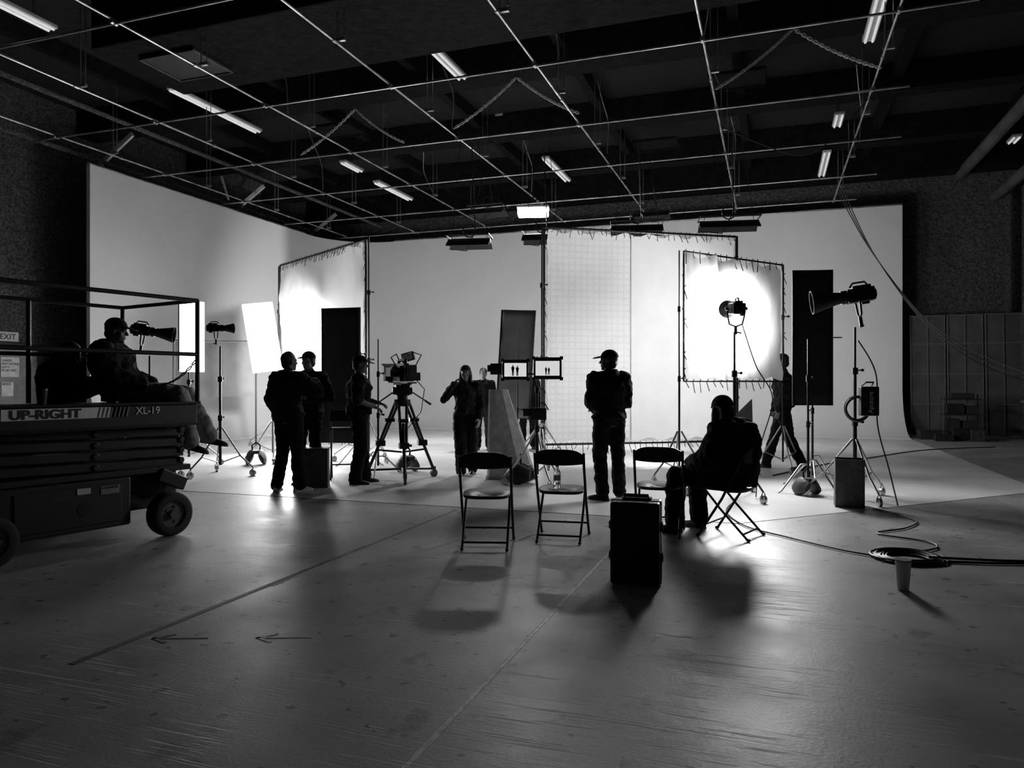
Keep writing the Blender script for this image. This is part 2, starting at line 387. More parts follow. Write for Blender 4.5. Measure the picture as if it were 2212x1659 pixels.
# ------------------------------------------------------------------ stands & lamps
def stand(x,y,h,spread=.55,rz=0.0,label='black rolling light stand with braced legs and casters',wheels=True,r=.018,name='light_stand'):
    e=empty(name,(x,y,0),rz,label,'stand','light stands')
    secs=[(0.16,.45*h,r*1.25),(.45*h,.75*h,r),(.75*h,h,r*.75)]
    mb=MB()
    for a,b,rr in secs: mb.tube([(0,0,a),(0,0,b)],rr,n=10)
    mb.obj('pole','darkmetal',e,smooth='auto')
    for a,b,rr in secs[:2]:
        mb=MB(); mb.tube([(0,0,b-.05),(0,0,b+.03)],r*1.9,n=10); mb.tube([(0,0,b),(.06,-.03,b)],.008); mb.ell((.075,-.035,b),(.022,.012,.018)); mb.obj('clamp_knob','plastic',e,smooth='auto')
    for k in range(3):
        a=k*2*math.pi/3+.35; d=V((math.cos(a),math.sin(a),0))
        mb=MB()
        if wheels:
            mb.tube([d*.03+V((0,0,.72)),d*spread*.62+V((0,0,.30)),d*spread+V((0,0,.13))],.013,n=8)
            mb.tube([d*.03+V((0,0,.2)),d*spread*.6+V((0,0,.3))],.009,n=6)
        else:
            mb.tube([d*.02+V((0,0,.30+.06*k)),d*.1+V((0,0,.30+.06*k)),d*spread*.9+V((0,0,.03)),d*spread+V((0,0,.015))],.012,n=8)
        mb.obj('leg','metal',e,smooth='auto')
        if wheels:
            c=d*spread; s=V((-d.y,d.x,0)); mb=MB()
            mb.tube([c+V((0,0,.05))-s*.017,c+V((0,0,.05))+s*.017],.05,n=18)
            mb.tube([c+V((0,0,.05))-s*.028,c+V((0,0,.11))-s*.02,c+V((0,0,.14)),c+V((0,0,.11))+s*.02,c+V((0,0,.05))+s*.028],.007,n=5)
            mb.obj('caster','metal',e,smooth='auto')
    return e
def cob_lamp(x,y,z,yaw,pitch,S=1.0,label='black studio lamp with a deep metal reflector on a yoke',RL=1.0):
    e=bpy.data.objects.new('studio_lamp',None); COL.objects.link(e); e.location=(x,y,z); e.rotation_euler=(pitch,0,yaw); e.scale=(S,)*3
    tag(e,label,'lamp','studio lamps')
    mb=MB(); mb.box((0,-.14,0),(.19,.32,.17)); mb.box((0,-.16,.10),(.12,.22,.04)); mb.box((.06,-.2,-.09),(.05,.1,.05)); mb.tube([(0,-.3,0),(0,-.325,0)],.06,n=16); mb.obj('lamp_housing','plastic',e,bevel=.02)
    mb=MB()
    for i in range(8): mb.box((0,-.27+.035*i,0),(.202,.012,.145))
    mb.obj('cooling_fins','darkmetal',e)
    MB().tube([(0,.02,0),(0,.09,0)],.085,n=20).obj('mount_ring','darkmetal',e,smooth='auto')
    N=28; rings=[]
    for (r,yy) in ((.070,.08),(.078,.14),(.10,.24),(.130,.36),(.145,.42),(.140,.42),(.125,.35),(.09,.23),(.06,.12)):
        yy=.08+(yy-.08)*RL; r=.07+(r-.07)*min(RL,1.1)
        rings.append([V((r*math.cos(2*math.pi*k/N),yy,r*math.sin(2*math.pi*k/N))) for k in range(N)])
    MB().loft(rings,caps=False).obj('reflector','black',e,smooth='auto')
    mb=MB(); mb.tube([(.12,-.10,0),(.135,-.10,-.08),(.10,-.10,-.24),(0,-.10,-.28),(-.10,-.10,-.24),(-.135,-.10,-.08),(-.12,-.10,0)],.014,n=8)
    mb.tube([(0,-.10,-.27),(0,-.10,-.40)],.024); mb.tube([(.12,-.10,0),(.17,-.10,0)],.028,n=12); mb.tube([(-.12,-.10,0),(-.17,-.10,0)],.028,n=12); mb.tube([(0,-.10,-.36),(.08,-.14,-.38)],.012)
    mb.obj('yoke','plastic',e,smooth='auto')
    mb=MB(); mb.tube([(0,-.24,.11),(0,-.21,.16),(0,-.07,.16),(0,-.03,.11)],.012); mb.obj('handle','plastic',e,smooth='auto')
    return e

stand(4.10,8.8,2.06,.55,.2); cob_lamp(4.02,8.8,2.42,D2(76),D2(-8),.95,RL=1.05)
bl=empty('ballast_box',(4.18,8.68,1.02),D2(-12),'black power ballast clamped to the lamp stand with white lettering','power supply')
MB().box((.0,-.1,.16),(.2,.12,.34)).obj('casing','plastic',bl,bevel=.012)
text('Aputure',.075,'letlt',bl,(.03,-.165,.02),(D2(90),D2(-90),0))
mb=MB(); mb.tube([(-.05,0,.34),(-.03,-.1,.38),(.05,-.1,.38),(.06,0,.34)],.01); mb.obj('handle','plastic',bl)
def coil(name,c,r,n,tr,plane,label,flat=.02,sp=.0):
    pts=[]
    for i in range(n*24+1):
        a=i*2*math.pi/24; t=i/(n*24); rr=r*(1-.07*math.sin(a*.37)-sp*abs(math.sin(t*9.1))); j=flat*math.sin(a*.31)+flat*.5*math.sin(a*1.7)
        ox=.03*math.sin(t*23); oy=.03*math.cos(t*17)
        x=rr*math.cos(a)+ox*(plane=='xy'); y=rr*math.sin(a)+oy*(plane=='xy')
        pts.append({'xz':V((x,j,y)),'xy':V((x,y,abs(j)+tr))}[plane])
    return tag(MB().tube(pts,tr,n=6).obj(name,'cable',None,loc=c,smooth='auto'),label,'cable')
coil('cable_coil',(4.05,8.63,1.09),.14,6,.010,'xz','black cable coiled and hung on the lamp stand')
stand(3.76,9.35,1.95,.42,.9,'thin steel grip stand beside a black flag',r=.013,wheels=False)
def flag(x,y,z0,w,h,rz,m,label,tilt=0):
    e=empty('flag_panel',(x,y,z0),rz,label,'light flag','flags')
    e.rotation_euler=(0,tilt,rz)
    mb=MB(); nx,nz=8,14; vs=[];fs=[]
    for j in range(nz+1):
        for i in range(nx+1):
            vs.append(V((-w/2+w*i/nx,.012*noise.noise(V((i*.5,j*.5,x))),h*j/nz)))
    for j in range(nz):
        for i in range(nx):
            a=j*(nx+1)+i; fs.append((a,a+1,a+nx+2,a+nx+1))
    o=mb.add(vs,fs).obj('cloth',m,e,smooth=True); sm=o.modifiers.new('t','SOLIDIFY'); sm.thickness=.006
    mb=MB(); mb.tube([(-w/2,0,0),(w/2,0,0),(w/2,0,h),(-w/2,0,h)],.012,closed=True); mb.obj('frame','darkmetal',e)
    mb=MB(); mb.tube([(w*.5,0,h*.5),(w*.5+.12,0,h*.5)],.009); mb.obj('pin','metal',e)
    return e
flag(3.96,9.7,1.1,.50,1.78,D2(-6),'blackcloth','tall black cloth flag held by a grip stand')
stand(4.0,9.8,2.3,.4,2.0,'thin steel grip stand carrying the black flag',r=.012,wheels=False)

stand(2.72,9.0,2.02,.55,.5); cob_lamp(2.72,9.0,2.30,D2(-2),D2(5),.78,'black studio lamp aimed into a bright silk square')
def frame(p0,p1,z0,z1,fab,label,ties=26,split=None,wr=.02,pad=.06,pr=.020):
    p0=V(p0);p1=V(p1); d=p1-p0; W=d.length; a=math.atan2(d.y,d.x); H=z1-z0
    e=empty('diffusion_frame',(p0.x,p0.y,0),a,label,'diffusion frame','diffusion frames')
    for q in (((0,0,z0),(W,0,z0)),((0,0,z1),(W,0,z1)),((0,0,z0),(0,0,z1)),((W,0,z0),(W,0,z1))):
        MB().tube(q,pr,n=8).obj('frame_pipe','darkmetal',e,smooth='auto')
    def sheet(x0,x1,m,nm):
        nx,nz=int(36*(x1-x0)/W)+8,40; vs=[];fs=[]
        for j in range(nz+1):
            for i in range(nx+1):
                s=i/nx; t=j/nz; x=x0+(x1-x0)*s; z=z0+pad+(H-2*pad)*t
                edge=max(abs(2*t-1),abs(2*(x/W)-1))
                zz=z+(.03*math.sin(x*14)*(abs(2*t-1)**6)); xx=x+.018*math.sin(z*13)*(abs(2*x/W-1)**6)
                vs.append(V((xx,wr*noise.noise(V((x*1.3,z*1.1,p0.x)))+wr*.9*noise.noise(V((x*6,z*2.2,4)))*edge**3+wr*.35*noise.noise(V((x*9+z*4,z*3,9)))*edge,zz)))
        for j in range(nz):
            for i in range(nx):
                a_=j*(nx+1)+i; fs.append((a_,a_+1,a_+nx+2,a_+nx+1))
        MB().add(vs,fs).obj(nm,m,e,smooth=True)
    if split:
        sheet(pad,split,fab,'diffusion_cloth'); sheet(split,W-pad,'gridcloth2','diffusion_cloth')
        mb=MB(); mb.box((split,-.015,(z0+z1)/2),(.018,.006,H-2*pad)); mb.obj('seam','greylt',e)
    else: sheet(pad,W-pad,fab,'diffusion_cloth')
    mb=MB()
    for k in range(ties):
        t=k/(ties-1)
        for (x,z) in ((pad+(W-2*pad)*t,z1),(0 if k%2 else W,z0+pad+(H-2*pad)*t),(pad+(W-2*pad)*t,z0)):
            dx=random.uniform(-.04,.04)
            mb.tube([(x+dx,-.02,z+.03),(x,.0,z-.01),(x+dx*1.5,-.03,z-.08-random.random()*.10)],.006,n=4)
    o=mb.obj('tie_cords','black',e); o['kind']='stuff'
    return e,a,W
frame((2.38,10.2,0),(4.2,11.4,0),1.42,3.22,'silk','square wrinkled white silk on a pipe frame glowing from a lamp',16,wr=.06,pad=.04,pr=.013)
stand(4.25,11.55,3.25,.45,.1,'thin stand holding the corner of the silk frame',r=.012)
stand(2.34,10.3,3.25,.45,1.2,'thin stand holding the corner of the silk frame',r=.012)
frame((.54,12.4,0),(4.02,13.2,0),.36,4.02,'gridcloth','very large square of pale grid cloth laced to a pipe frame',34,split=1.55,wr=.03)
stand(.50,12.3,4.05,.6,.3,'tall steel stand carrying a large diffusion frame'); stand(4.07,13.3,4.05,.6,.3,'tall steel stand carrying a large diffusion frame')
frame((-5.14,16.3,0),(-2.65,13.35,0),.35,4.0,'silk','very large white silk laced to a pipe frame, brightly lit',34,wr=.05)
stand(-2.58,13.25,4.05,.6,.9,'tall steel stand carrying a large diffusion frame'); stand(-5.2,16.4,4.0,.6,.9,'tall steel stand carrying a large diffusion frame')

def lpanel(x,y,w,h,z0,rz,tilt,label):
    e=empty('panel_lamp',(x,y,z0),rz,label,'light panel','glowing light panels'); e.rotation_euler=(tilt[0],tilt[1],rz)
    MB().box((0,0,h/2),(w,.03,h)).obj('diffuser','led',e,bevel=.01)
    mb=MB(); mb.box((0,.035,h/2),(w*.96,.03,h*.96)); mb.box((0,.08,h*.4),(.12,.1,.2)); mb.obj('back_shell','black',e)
lpanel(-4.27,12.9,.52,1.22,1.60,D2(28),(D2(-6),D2(-8)),'tall glowing white light panel tilted on a stand')
stand(-4.25,13.1,1.85,.5,.5)
lpanel(-5.30,12.2,.50,1.18,1.58,D2(66),(0,0),'tall glowing white light panel seen nearly edge-on')
stand(-5.42,12.35,1.9,.5,.1)
stand(-5.12,10.4,1.78,.5,.7); cob_lamp(-5.12,10.4,2.12,D2(-76),D2(-8),.78,RL=1.0)
stand(-4.40,11.1,1.95,.5,1.7); cob_lamp(-4.40,11.1,2.22,D2(-86),D2(0),.62,RL=.7)
bk=empty('hanging_blanket',(-6.45,16.0,0),D2(14),'dark grey packing blanket hung over a low rail','blanket')
mb=MB(); vs=[];fs=[]
for j in range(13):
    for i in range(17): vs.append(V((-.80+1.60*i/16,.03*math.sin(i*1.3)+.02*math.sin(j),1.1+1.2*j/12-.03*math.sin(i/16*math.pi)*(j/12))))
for j in range(12):
    for i in range(16): a=j*17+i; fs.append((a,a+1,a+18,a+17))
mb.add(vs,fs).obj('cloth','blanket',bk,smooth=True)
mb=MB(); mb.tube([(-.84,0,0),(-.84,0,2.32),(.84,0,2.32),(.84,0,0)],.018); mb.tube([(-.84,-.3,.02),(-.84,.3,.02)],.018); mb.tube([(.84,-.3,.02),(.84,.3,.02)],.018); mb.obj('rail','darkmetal',bk)

flag(-2.79,12.0,.42,.68,2.20,D2(-14),'blackcloth','tall black cloth flag panel standing near the camera crew')
stand(-2.5,12.1,2.5,.45,.4,'thin steel grip stand carrying a black flag',r=.012,wheels=False)
stand(-2.0,11.0,2.05,.42,.2,'thin steel grip stand with a clamp head',r=.013,wheels=False)
flag(.0,11.5,.85,.60,1.68,D2(-30),'flaggrey','tall grey scrim panel held upright by a grip stand',tilt=D2(4))
stand(.085,11.2,2.2,.4,.6,'thin steel grip stand carrying a grey scrim',r=.010,wheels=False)

cn=empty('canvas_cone',(0,10.75,0),0,'tall pale grey draped canvas cone standing on the floor','prop')
rings=[]
for i in range(13):
    t=i/12; cx=.0-.20*t; r=.38*(1-t)+.14*t; N=9
    rings.append([V((cx+r*(1+.06*noise.noise(V((k*1.7,t*2,1))))*math.cos(2*math.pi*k/N+.2),r*.62*math.sin(2*math.pi*k/N+.2),1.30*t)) for k in range(N)])
MB().loft(rings).obj('cone_body','rock',cn)
mb=MB(); mb.tube([p+V((0,0,.02)) for p in rings[0]],.018,closed=True); mb.obj('hem','rock',cn)

def sandbag(x,y,rz,label='dark nylon sandbag lying over a stand leg',S=1,z=0):
    e=empty('sandbag',(x,y,z),rz,label,'sandbag','sandbags'); e.scale=(S,)*3
    mb=MB()
    for s in (-1,1):
        rg=[]
        for i in range(9):
            t=i/8; w=.10*math.sin(math.pi*(.12+.76*t))+.02
            rg.append([V((s*.075+s*.02*math.sin(t*3)+ .06*math.cos(2*math.pi*k/14)*(w/.12)-s*.03*math.sin(2*math.pi*k/14),-.15+.30*t,.12+.12*math.sin(2*math.pi*k/14)*(w/.12))) for k in range(14)])
        mb.loft(rg)
    mb.box((0,0,.2),(.10,.24,.05)); mb.obj('bag_body','bag',e,smooth=True,bevel=0)
    mb=MB(); mb.tube([(-.05,-.02,.2),(-.06,-.02,.30),(0,0,.35),(.06,.02,.30),(.05,.02,.2)],.012,n=6); mb.obj('strap','blackcloth',e)
sandbag(-4.38,12.6,.3,S=1.1); sandbag(.12,10.2,1.2,S=1.15); sandbag(3.66,9.15,.2,S=.95); sandbag(-1.65,11.6,.7,S=1.1)

def apple(x,y,rz,w=.36,h=.53,d=.22,label='worn dark wooden apple box standing on end'):
    e=empty('apple_box',(x,y,0),rz,label,'wooden box','apple boxes')
    MB().box((0,0,h/2),(w,d,h)).obj('box_body','wood',e,bevel=.006)
    for zz in (.0,h-.018): MB().box((0,0,zz+.009),(w+.006,d+.006,.018)).obj('end_board','wood',e)
    mb=MB(); mb.tube([(-.05,0,h+.0005),(.05,0,h+.0005)],.012,n=8); mb.obj('hand_hole','black',e)
apple(3.80,8.30,D2(-20),.30,.54,.26); apple(-2.62,9.85,D2(8),.33,.53,.26,'dark painted wooden apple box standing on end')

# ------------------------------------------------------------------ tripod + cinema camera
TX=-1.58
tp=empty('tripod',(TX,10.6,0),.3,'heavy black camera tripod with spreader and wheels','tripod')
for k in range(3):
    a=k*2*math.pi/3+D2(-95); d=V((math.cos(a),math.sin(a),0)); s=V((-d.y,d.x,0)); mb=MB()
    for q in (-1,1): mb.tube([d*.08+s*q*.055+V((0,0,1.12)),d*.36+s*q*.035+V((0,0,.50))],.021); 
    mb.tube([d*.22+V((0,0,.82)),d*.54+V((0,0,.14))],.023); mb.box(d*.35+V((0,0,.52)),(.13,.13,.08)); mb.box(d*.2+V((0,0,.86)),(.13,.13,.05)); mb.tube([d*.35+V((0,0,.52))+s*.06,d*.35+V((0,0,.52))+s*.11],.018)
    mb.obj('leg','plastic',tp,smooth='auto')
    mb=MB(); mb.tube([(0,0,.40),d*.40+V((0,0,.42))],.014); mb.tube([(0,0,.16),d*.56+V((0,0,.12))],.016); mb.obj('spreader_arm','darkmetal',tp)
    mb=MB(); c=d*.56; mb.tube([c+V((0,0,.055))-s*.02,c+V((0,0,.055))+s*.02],.055,n=18); mb.box(c+V((0,0,.12)),(.05,.05,.07)); mb.obj('caster','rim',tp,smooth='auto')
mb=MB(); mb.tube([(0,0,1.06),(0,0,1.16)],.12,n=18); mb.tube([(0,0,1.14),(0,0,1.22)],.075,n=16); mb.box((0,0,1.28),(.19,.17,.13)); mb.tube([(-.14,0,1.28),(.14,0,1.28)],.055,n=14); mb.box((0,0,1.355),(.2,.14,.03)); mb.obj('fluid_head','plastic',tp,smooth='auto',bevel=.005)
for q in (((-.10,.02,1.28),(-.40,-.05,1.08)),((.12,.02,1.28),(.34,.06,1.14))):
    mb=MB(); mb.tube(q,.011); a,b=V(q[0]),V(q[1]); mb.tube([b,b+(b-a).normalized()*.11],.018); mb.obj('pan_handle','plastic',tp)
cm=empty('cinema_camera',(TX,10.6,1.37),D2(30),'black cinema camera with matte box and monitor on a tripod','camera'); cm.scale=(1.3,1.3,1.3)
MB().box((0,-.02,.12),(.17,.26,.17)).obj('camera_body','plastic',cm,bevel=.012)
MB().tube([(0,.1,.12),(0,.16,.12),(0,.16,.12),(0,.26,.12)],[.05,.05,.058,.058],n=18).obj('lens','darkmetal',cm,smooth='auto')
mb=MB(); mb.box((0,.28,.12),(.2,.06,.16)); mb.box((0,.32,.22),(.22,.1,.008),Matrix.Rotation(D2(20),3,'X')); mb.box((.115,.32,.12),(.008,.09,.15),Matrix.Rotation(D2(-15),3,'Z')); mb.obj('matte_box','black',cm)
mb=MB(); mb.tube([(0,.1,.21),(0,.1,.27),(0,-.1,.27),(0,-.1,.21)],.018); mb.box((0,0,.22),(.06,.24,.03)); mb.tube([(.05,.08,.22),(.05,.08,.33)],.012); mb.obj('top_handle','plastic',cm)
RM=Matrix.Rotation(D2(-48),3,'Z')@Matrix.Rotation(D2(-14),3,'Y')
mb=MB(); mb.box((.07,-.0,.31),(.15,.03,.10),RM); mb.tube([(0,.0,.25),(.06,.0,.28)],.012); mb.obj('monitor','plastic',cm,bevel=.006)
MB().box(V((.07,.0,.31))+RM@V((0,-.019,0)),(.12,.005,.075),RM).obj('monitor_screen',mat('dim_screen',.05,.3,emit=.02),cm)
mb=MB(); mb.box((0,-.2,.13),(.12,.12,.17)); mb.box((0,-.28,.14),(.10,.05,.14)); mb.obj('battery','black',cm,bevel=.01)
mb=MB(); mb.tube([(-.07,-.05,.16),(-.16,-.12,.18),(-.17,-.22,.17)],[.025,.026,.036]); mb.box((-.12,.0,.14),(.09,.14,.10)); mb.obj('viewfinder','plastic',cm)
mb=MB(); mb.box((.11,.04,.13),(.08,.14,.13)); mb.box((.15,-.06,.09),(.05,.09,.09)); mb.obj('wireless_unit','black',cm,bevel=.006)
mb=MB(); mb.tube([(.10,.17,.10),(.10,.21,.10)],.045,n=16); mb.box((.07,.19,.10),(.05,.03,.04)); mb.obj('follow_focus','plastic',cm)
mb=MB(); mb.box((-.11,.17,.08),(.07,.07,.08)); mb.box((-.07,.17,.04),(.06,.03,.03)); mb.obj('focus_motor','plastic',cm)
for s in (-.05,.05): MB().tube([(s,-.28,.02),(s,.34,.02)],.009).obj('support_rod','metal',cm)
MB().box((0,0,.01),(.12,.24,.03)).obj('base_plate','darkmetal',cm)
MB().tube([(.08,-.1,.1),(.2,-.15,-.05),(.18,-.1,-.3),(.05,0,-.5)],.006,n=5).obj('video_cable','cable',cm)
MB().tube([(.05,-.25,.2),(.1,-.3,.32),(.05,-.15,.36),(.06,0,.32)],.007,n=5).obj('video_cable','cable',cm)
MB().tube([(-.09,-.05,.2),(-.14,-.02,.3),(-.05,.05,.34),(0,.1,.28)],.007,n=5).obj('video_cable','cable',cm)

# ------------------------------------------------------------------ monitors
ms=stand(.34,9.95,1.75,.45,.5,'dark stand carrying two video monitors',name='monitor_stand')
for (x,y,z,w,rz,ex_) in ((.045,9.85,1.57,.35,D2(3),1),(.475,9.85,1.59,.38,D2(-2),0)):
    e=empty('video_monitor',(x,y,z),rz,'black framed video monitor showing two standing people on white','monitor','video monitors')
    h=w*.78
    MB().box((0,.02,0),(w,.05,h)).obj('casing','plastic',e,bevel=.012)
    sc=MB().box((0,-.008,0),(w*.84,.006,h*.66)).obj('screen','screen',e)
    for px,ph in (((-.034,.135),(.026,.125)) if ex_ else ((-.020,.10),(.018,.095))):
        b=-h*.30; k=1.0 if ex_ else .72; mb=MB()
        def pr(cx,w0,w1,z0,z1): mb.loft([[V((cx-w0,-.013,z0)),V((cx+w0,-.013,z0)),V((cx+w0,-.011,z0)),V((cx-w0,-.011,z0))],[V((cx-w1,-.013,z1)),V((cx+w1,-.013,z1)),V((cx+w1,-.011,z1)),V((cx-w1,-.011,z1))]])
        mb.ell((px,-.012,b+ph),(.008*k,.002,.011*k))
        pr(px,.013*k,.022*k,b+ph*.45,b+ph-.022*k); pr(px,.022*k,.006*k,b+ph-.022*k,b+ph-.008*k)
        pr(px-.007*k,.005*k,.007*k,b,b+ph*.48); pr(px+.007*k,.005*k,.007*k,b,b+ph*.48)
        mb.obj('screen_picture','screendark',e)
    for sx in (-1,1):
        for sz in (-1,1): MB().box((sx*w*.49,.01,sz*h*.47),(.045,.05,.045)).obj('corner_bumper','black',e,bevel=.006)
    MB().tube([(0,.05,0),((.34-x)*.6,.1,-.05),((.34-x),.1,-.06)],.012).obj('mount_arm','darkmetal',e)
    if ex_:
        mb=MB(); mb.box((-.26,.02,.01),(.15,.07,.15)); mb.box((-.35,.02,.02),(.05,.05,.09)); mb.obj('receiver_box','black',e,bevel=.008)
mb=MB(); mb.box((.02,0,0),(.22,.1,.16)); mb.box((-.13,0,.02),(.1,.08,.1)); mb.tube([(0,0,.1),(.1,.05,.16),(.16,0,.05)],.01)
tag(mb.obj('battery_box','black',loc=(.33,9.88,.98),bevel=.008),'black battery and receiver boxes clamped to the monitor stand','battery pack')

# ------------------------------------------------------------------ folding chairs
def fchair(x,y,yaw,label):
    e=empty('folding_chair',(x,y,0),yaw,label,'chair','folding chairs')
    W=.215
    for s in (-1,1):
        MB().tube([(s*W,-.205,.78),(s*W,-.17,.66),(s*W,-.02,.36),(s*(W+.005),.20,.012)],.012,n=8).obj('leg','darkmetal',e,smooth='auto')
        MB().tube([(s*(W-.025),.14,.42),(s*(W-.025),.0,.26),(s*(W-.028),-.245,.012)],.011,n=8).obj('leg','darkmetal',e,smooth='auto')
        MB().ell((s*(W+.005),.203,.014),(.015,.02,.014)).obj('foot_cap','rubber',e); MB().ell((s*(W-.028),-.25,.014),(.015,.02,.014)).obj('foot_cap','rubber',e)
    MB().tube([(-W,.13,.12),(W,.13,.12)],.009).obj('crossbar','darkmetal',e)
    MB().tube([(-W+.03,-.2,.06),(W-.03,-.2,.06)],.009).obj('crossbar','darkmetal',e)
    N=32
    def seatpt(a,z,k=1):
        c,s_=math.cos(a),math.sin(a); x_=.205*k*(abs(c)**.55)*(1 if c>0 else -1); y_=.20*k*(abs(s_)**.6)*(1 if s_>0 else -1)
        return V((x_*(1-.08*(y_<0)*abs(y_)/.2),y_+.0,z-.012*(1-k)*3+.01*(y_>0)))
    rings=[[seatpt(2*math.pi*j/N,z,k) for j in range(N)] for z,k in ((.418,.96),(.425,1.0),(.440,1.0),(.447,.95),(.444,.5),(.443,.05))]
    MB().loft(rings).obj('seat','plastic',e,smooth='auto')
    nx,nz=16,7; vs=[];fs=[]
    for side in (0,1):
        for j in range(nz+1):
            for i in range(nx+1):
                t=i/nx*2-1; x_=t*(W-.002); top=.815-.05*abs(t)**4; bot=.675+.012*t*t; z=bot+(top-bot)*j/nz
                yy=-.215-.035*(1-t*t)*1.0+(-.03)*(z-.7)/.15*.5+ (.014 if side else 0)
                vs.append(V((x_,yy,z)))
    P=(nx+1)*(nz+1)
    for j in range(nz):
        for i in range(nx):
            a=j*(nx+1)+i; fs.append((a,a+1,a+nx+2,a+nx+1)); fs.append((P+a,P+a+nx+1,P+a+nx+2,P+a+1))
    for i in range(nx):
        fs.append((i,P+i,P+i+1,i+1)); a=nz*(nx+1)+i; fs.append((a,a+1,P+a+1,P+a))
    for j in range(nz):
        a=j*(nx+1); fs.append((a,a+nx+1,P+a+nx+1,P+a)); a+=nx; fs.append((a,P+a,P+a+nx+1,a+nx+1))
    MB().add(vs,fs).obj('backrest','plastic',e,smooth='auto')
    return e
fchair(-.215,6.33,D2(-3),'black folding chair with glossy seat, empty')
fchair(.45,6.6,D2(-12),'black folding chair with a water bottle on its seat')
fchair(1.37,6.85,D2(-14),'black folding chair beside a seated person')
fchair(1.98,6.72,D2(52),'black folding chair occupied by a seated person')
bt=empty('water_bottle',(.405,6.60,.447),0,'clear plastic water bottle with a pale label standing on a chair','bottle')
N=18;rg=[[V((r*math.cos(2*math.pi*k/N),r*math.sin(2*math.pi*k/N),z)) for k in range(N)] for r,z in ((.028,0),(.032,.006),(.032,.05),(.030,.055),(.032,.06),(.032,.13),(.026,.155),(.014,.175),(.013,.19))]
MB().loft(rg).obj('bottle_body','water',bt,smooth='auto'); MB().tube([(0,0,.188),(0,0,.206)],.016,n=16).obj('cap','white',bt); MB().tube([(0,0,.07),(0,0,.12)],.0335,n=20).obj('label_band','white',bt)

# hard case
hc=empty('hard_case',(.865,5.12,0),D2(-16),'black ribbed hard-shell rolling case standing upright','case')
MB().box((0,-.065,.29),(.335,.10,.56)).obj('lid','plastic',hc,bevel=.014)
MB().box((0,.055,.29),(.335,.13,.56)).obj('shell','plastic',hc,bevel=.014)
mb=MB()
for x in (-.135,-.10,.10,.135): mb.box((x,-.117,.29),(.016,.010,.50))
for z in (.06,.52): mb.box((0,-.117,z),(.20,.008,.014))
mb.box((0,-.012,.29),(.346,.014,.57)); mb.obj('ribs','plastic',hc,bevel=.003)
for s in (-1,1):
    for z in (.19,.40): 
        mb=MB(); mb.box((s*.172,-.01,z),(.016,.06,.07)); mb.box((s*.180,-.03,z),(.012,.03,.05)); mb.obj('latch','black',hc,bevel=.003)
mb=MB(); mb.tube([(-.08,.0,.565),(-.08,0,.605),(.08,0,.605),(.08,0,.565)],.013); mb.obj('handle','black',hc,smooth='auto')
mb=MB(); mb.box((0,.05,.578),(.20,.08,.02)); mb.obj('top_plate','black',hc,bevel=.005)
for s in (-1,1):
    MB().tube([(s*.13,.105,.035),(s*.165,.105,.035)],.035,n=18).obj('wheel','rubber',hc,smooth='auto')
text('95',.10,'faded',hc,(.03,-.117,.25),(D2(90),D2(-90),0))

cp=empty('paper_cup',(2.62,4.93,0),0,'pale tapered cup standing on the floor beside coiled cables','cup')
N=20;rg=[[V((r*math.cos(2*math.pi*k/N),r*math.sin(2*math.pi*k/N),z)) for k in range(N)] for r,z in ((.034,0),(.036,.01),(.050,.195),(.053,.2),(.049,.2),(.047,.19),(.033,.02))]
MB().loft(rg,caps=True).obj('cup_body','greylt',cp,smooth='auto')
MB().tube([(0,0,.195),(0,0,.205)],.051,n=20).obj('lid','black',cp)
coil('cable_coil',(3.12,5.80,0),.25,14,.009,'xy','flat coil of black cable lying on the floor',flat=.014,sp=.28)
fcable([(3.95,8.05,.012),(4.05,7.4,.012),(3.75,7.0,.012),(3.35,6.75,.012),(3.6,6.4,.012),(3.55,6.15,.012),(3.30,6.0,.012)],.008,'black cable snaking over the floor to a coil')
fcable([(2.9,5.85,.012),(2.7,6.1,.012),(2.45,6.6,.012),(2.25,7.1,.012),(2.3,7.9,.012),(2.6,8.6,.012)],.007,'black cable snaking over the floor to a lamp')
fcable([(3.3,5.68,.012),(3.7,5.62,.012),(4.3,5.6,.012),(5.2,5.5,.012)],.010,'black cable running away over the floor')
fcable([(3.25,5.74,.03),(3.8,5.7,.012),(4.4,5.66,.012),(5.2,5.62,.012)],.010,'black cable running away over the floor')
fcable([(3.9,11.0,.016),(5.5,12.7,.016),(6.6,13.6,.016),(8.5,15.2,.016),(10.5,16.0,.012)],.010,'thin dark cable crossing the white stage floor')
fcable([(4.14,8.8,1.9),(4.3,8.7,1.5),(4.32,8.7,.9),(4.4,8.6,.4),(4.35,8.3,.012)],.008,'black power cable hanging from the lamp stand')
fcable([(2.8,8.95,2.1),(2.95,8.9,1.6),(3.15,8.9,1.2),(3.0,8.9,.6),(2.95,8.9,.012)],.007,'black power cable hanging from the lamp stand')
for k in range(3):
    fcable([R(1.6,20.4-k*.4,6.28),R(2.4,20.2-k*.3,4.6-.1*k),R(3.6,19.4-k*.2,2.7-.12*k),R(5.0,18.6,1.7-.1*k),R(6.3,17.6,1.2)],.013,'black cable swooping down from the pipe grid','hanging cables')
fcable([R(1.59,14,6.3),R(1.0,14.2,5.7),R(.5,14.4,5.55),R(-.2,14.6,5.9),R(-.9,14.6,6.3)],.010,'loose black cable looped under the grid','hanging cables')
def strip(u0,v0,u1,v1,w,m,label):
    a=math.atan2(v1-v0,u1-u0); L=math.hypot(u1-u0,v1-v0)
    tag(MB().box((0,0,.001),(L,w,.002)).obj('floor_tape',m,loc=R((u0+u1)/2,(v0+v1)/2,.0),rot=(0,0,a-TH)),label,'tape','tape marks')
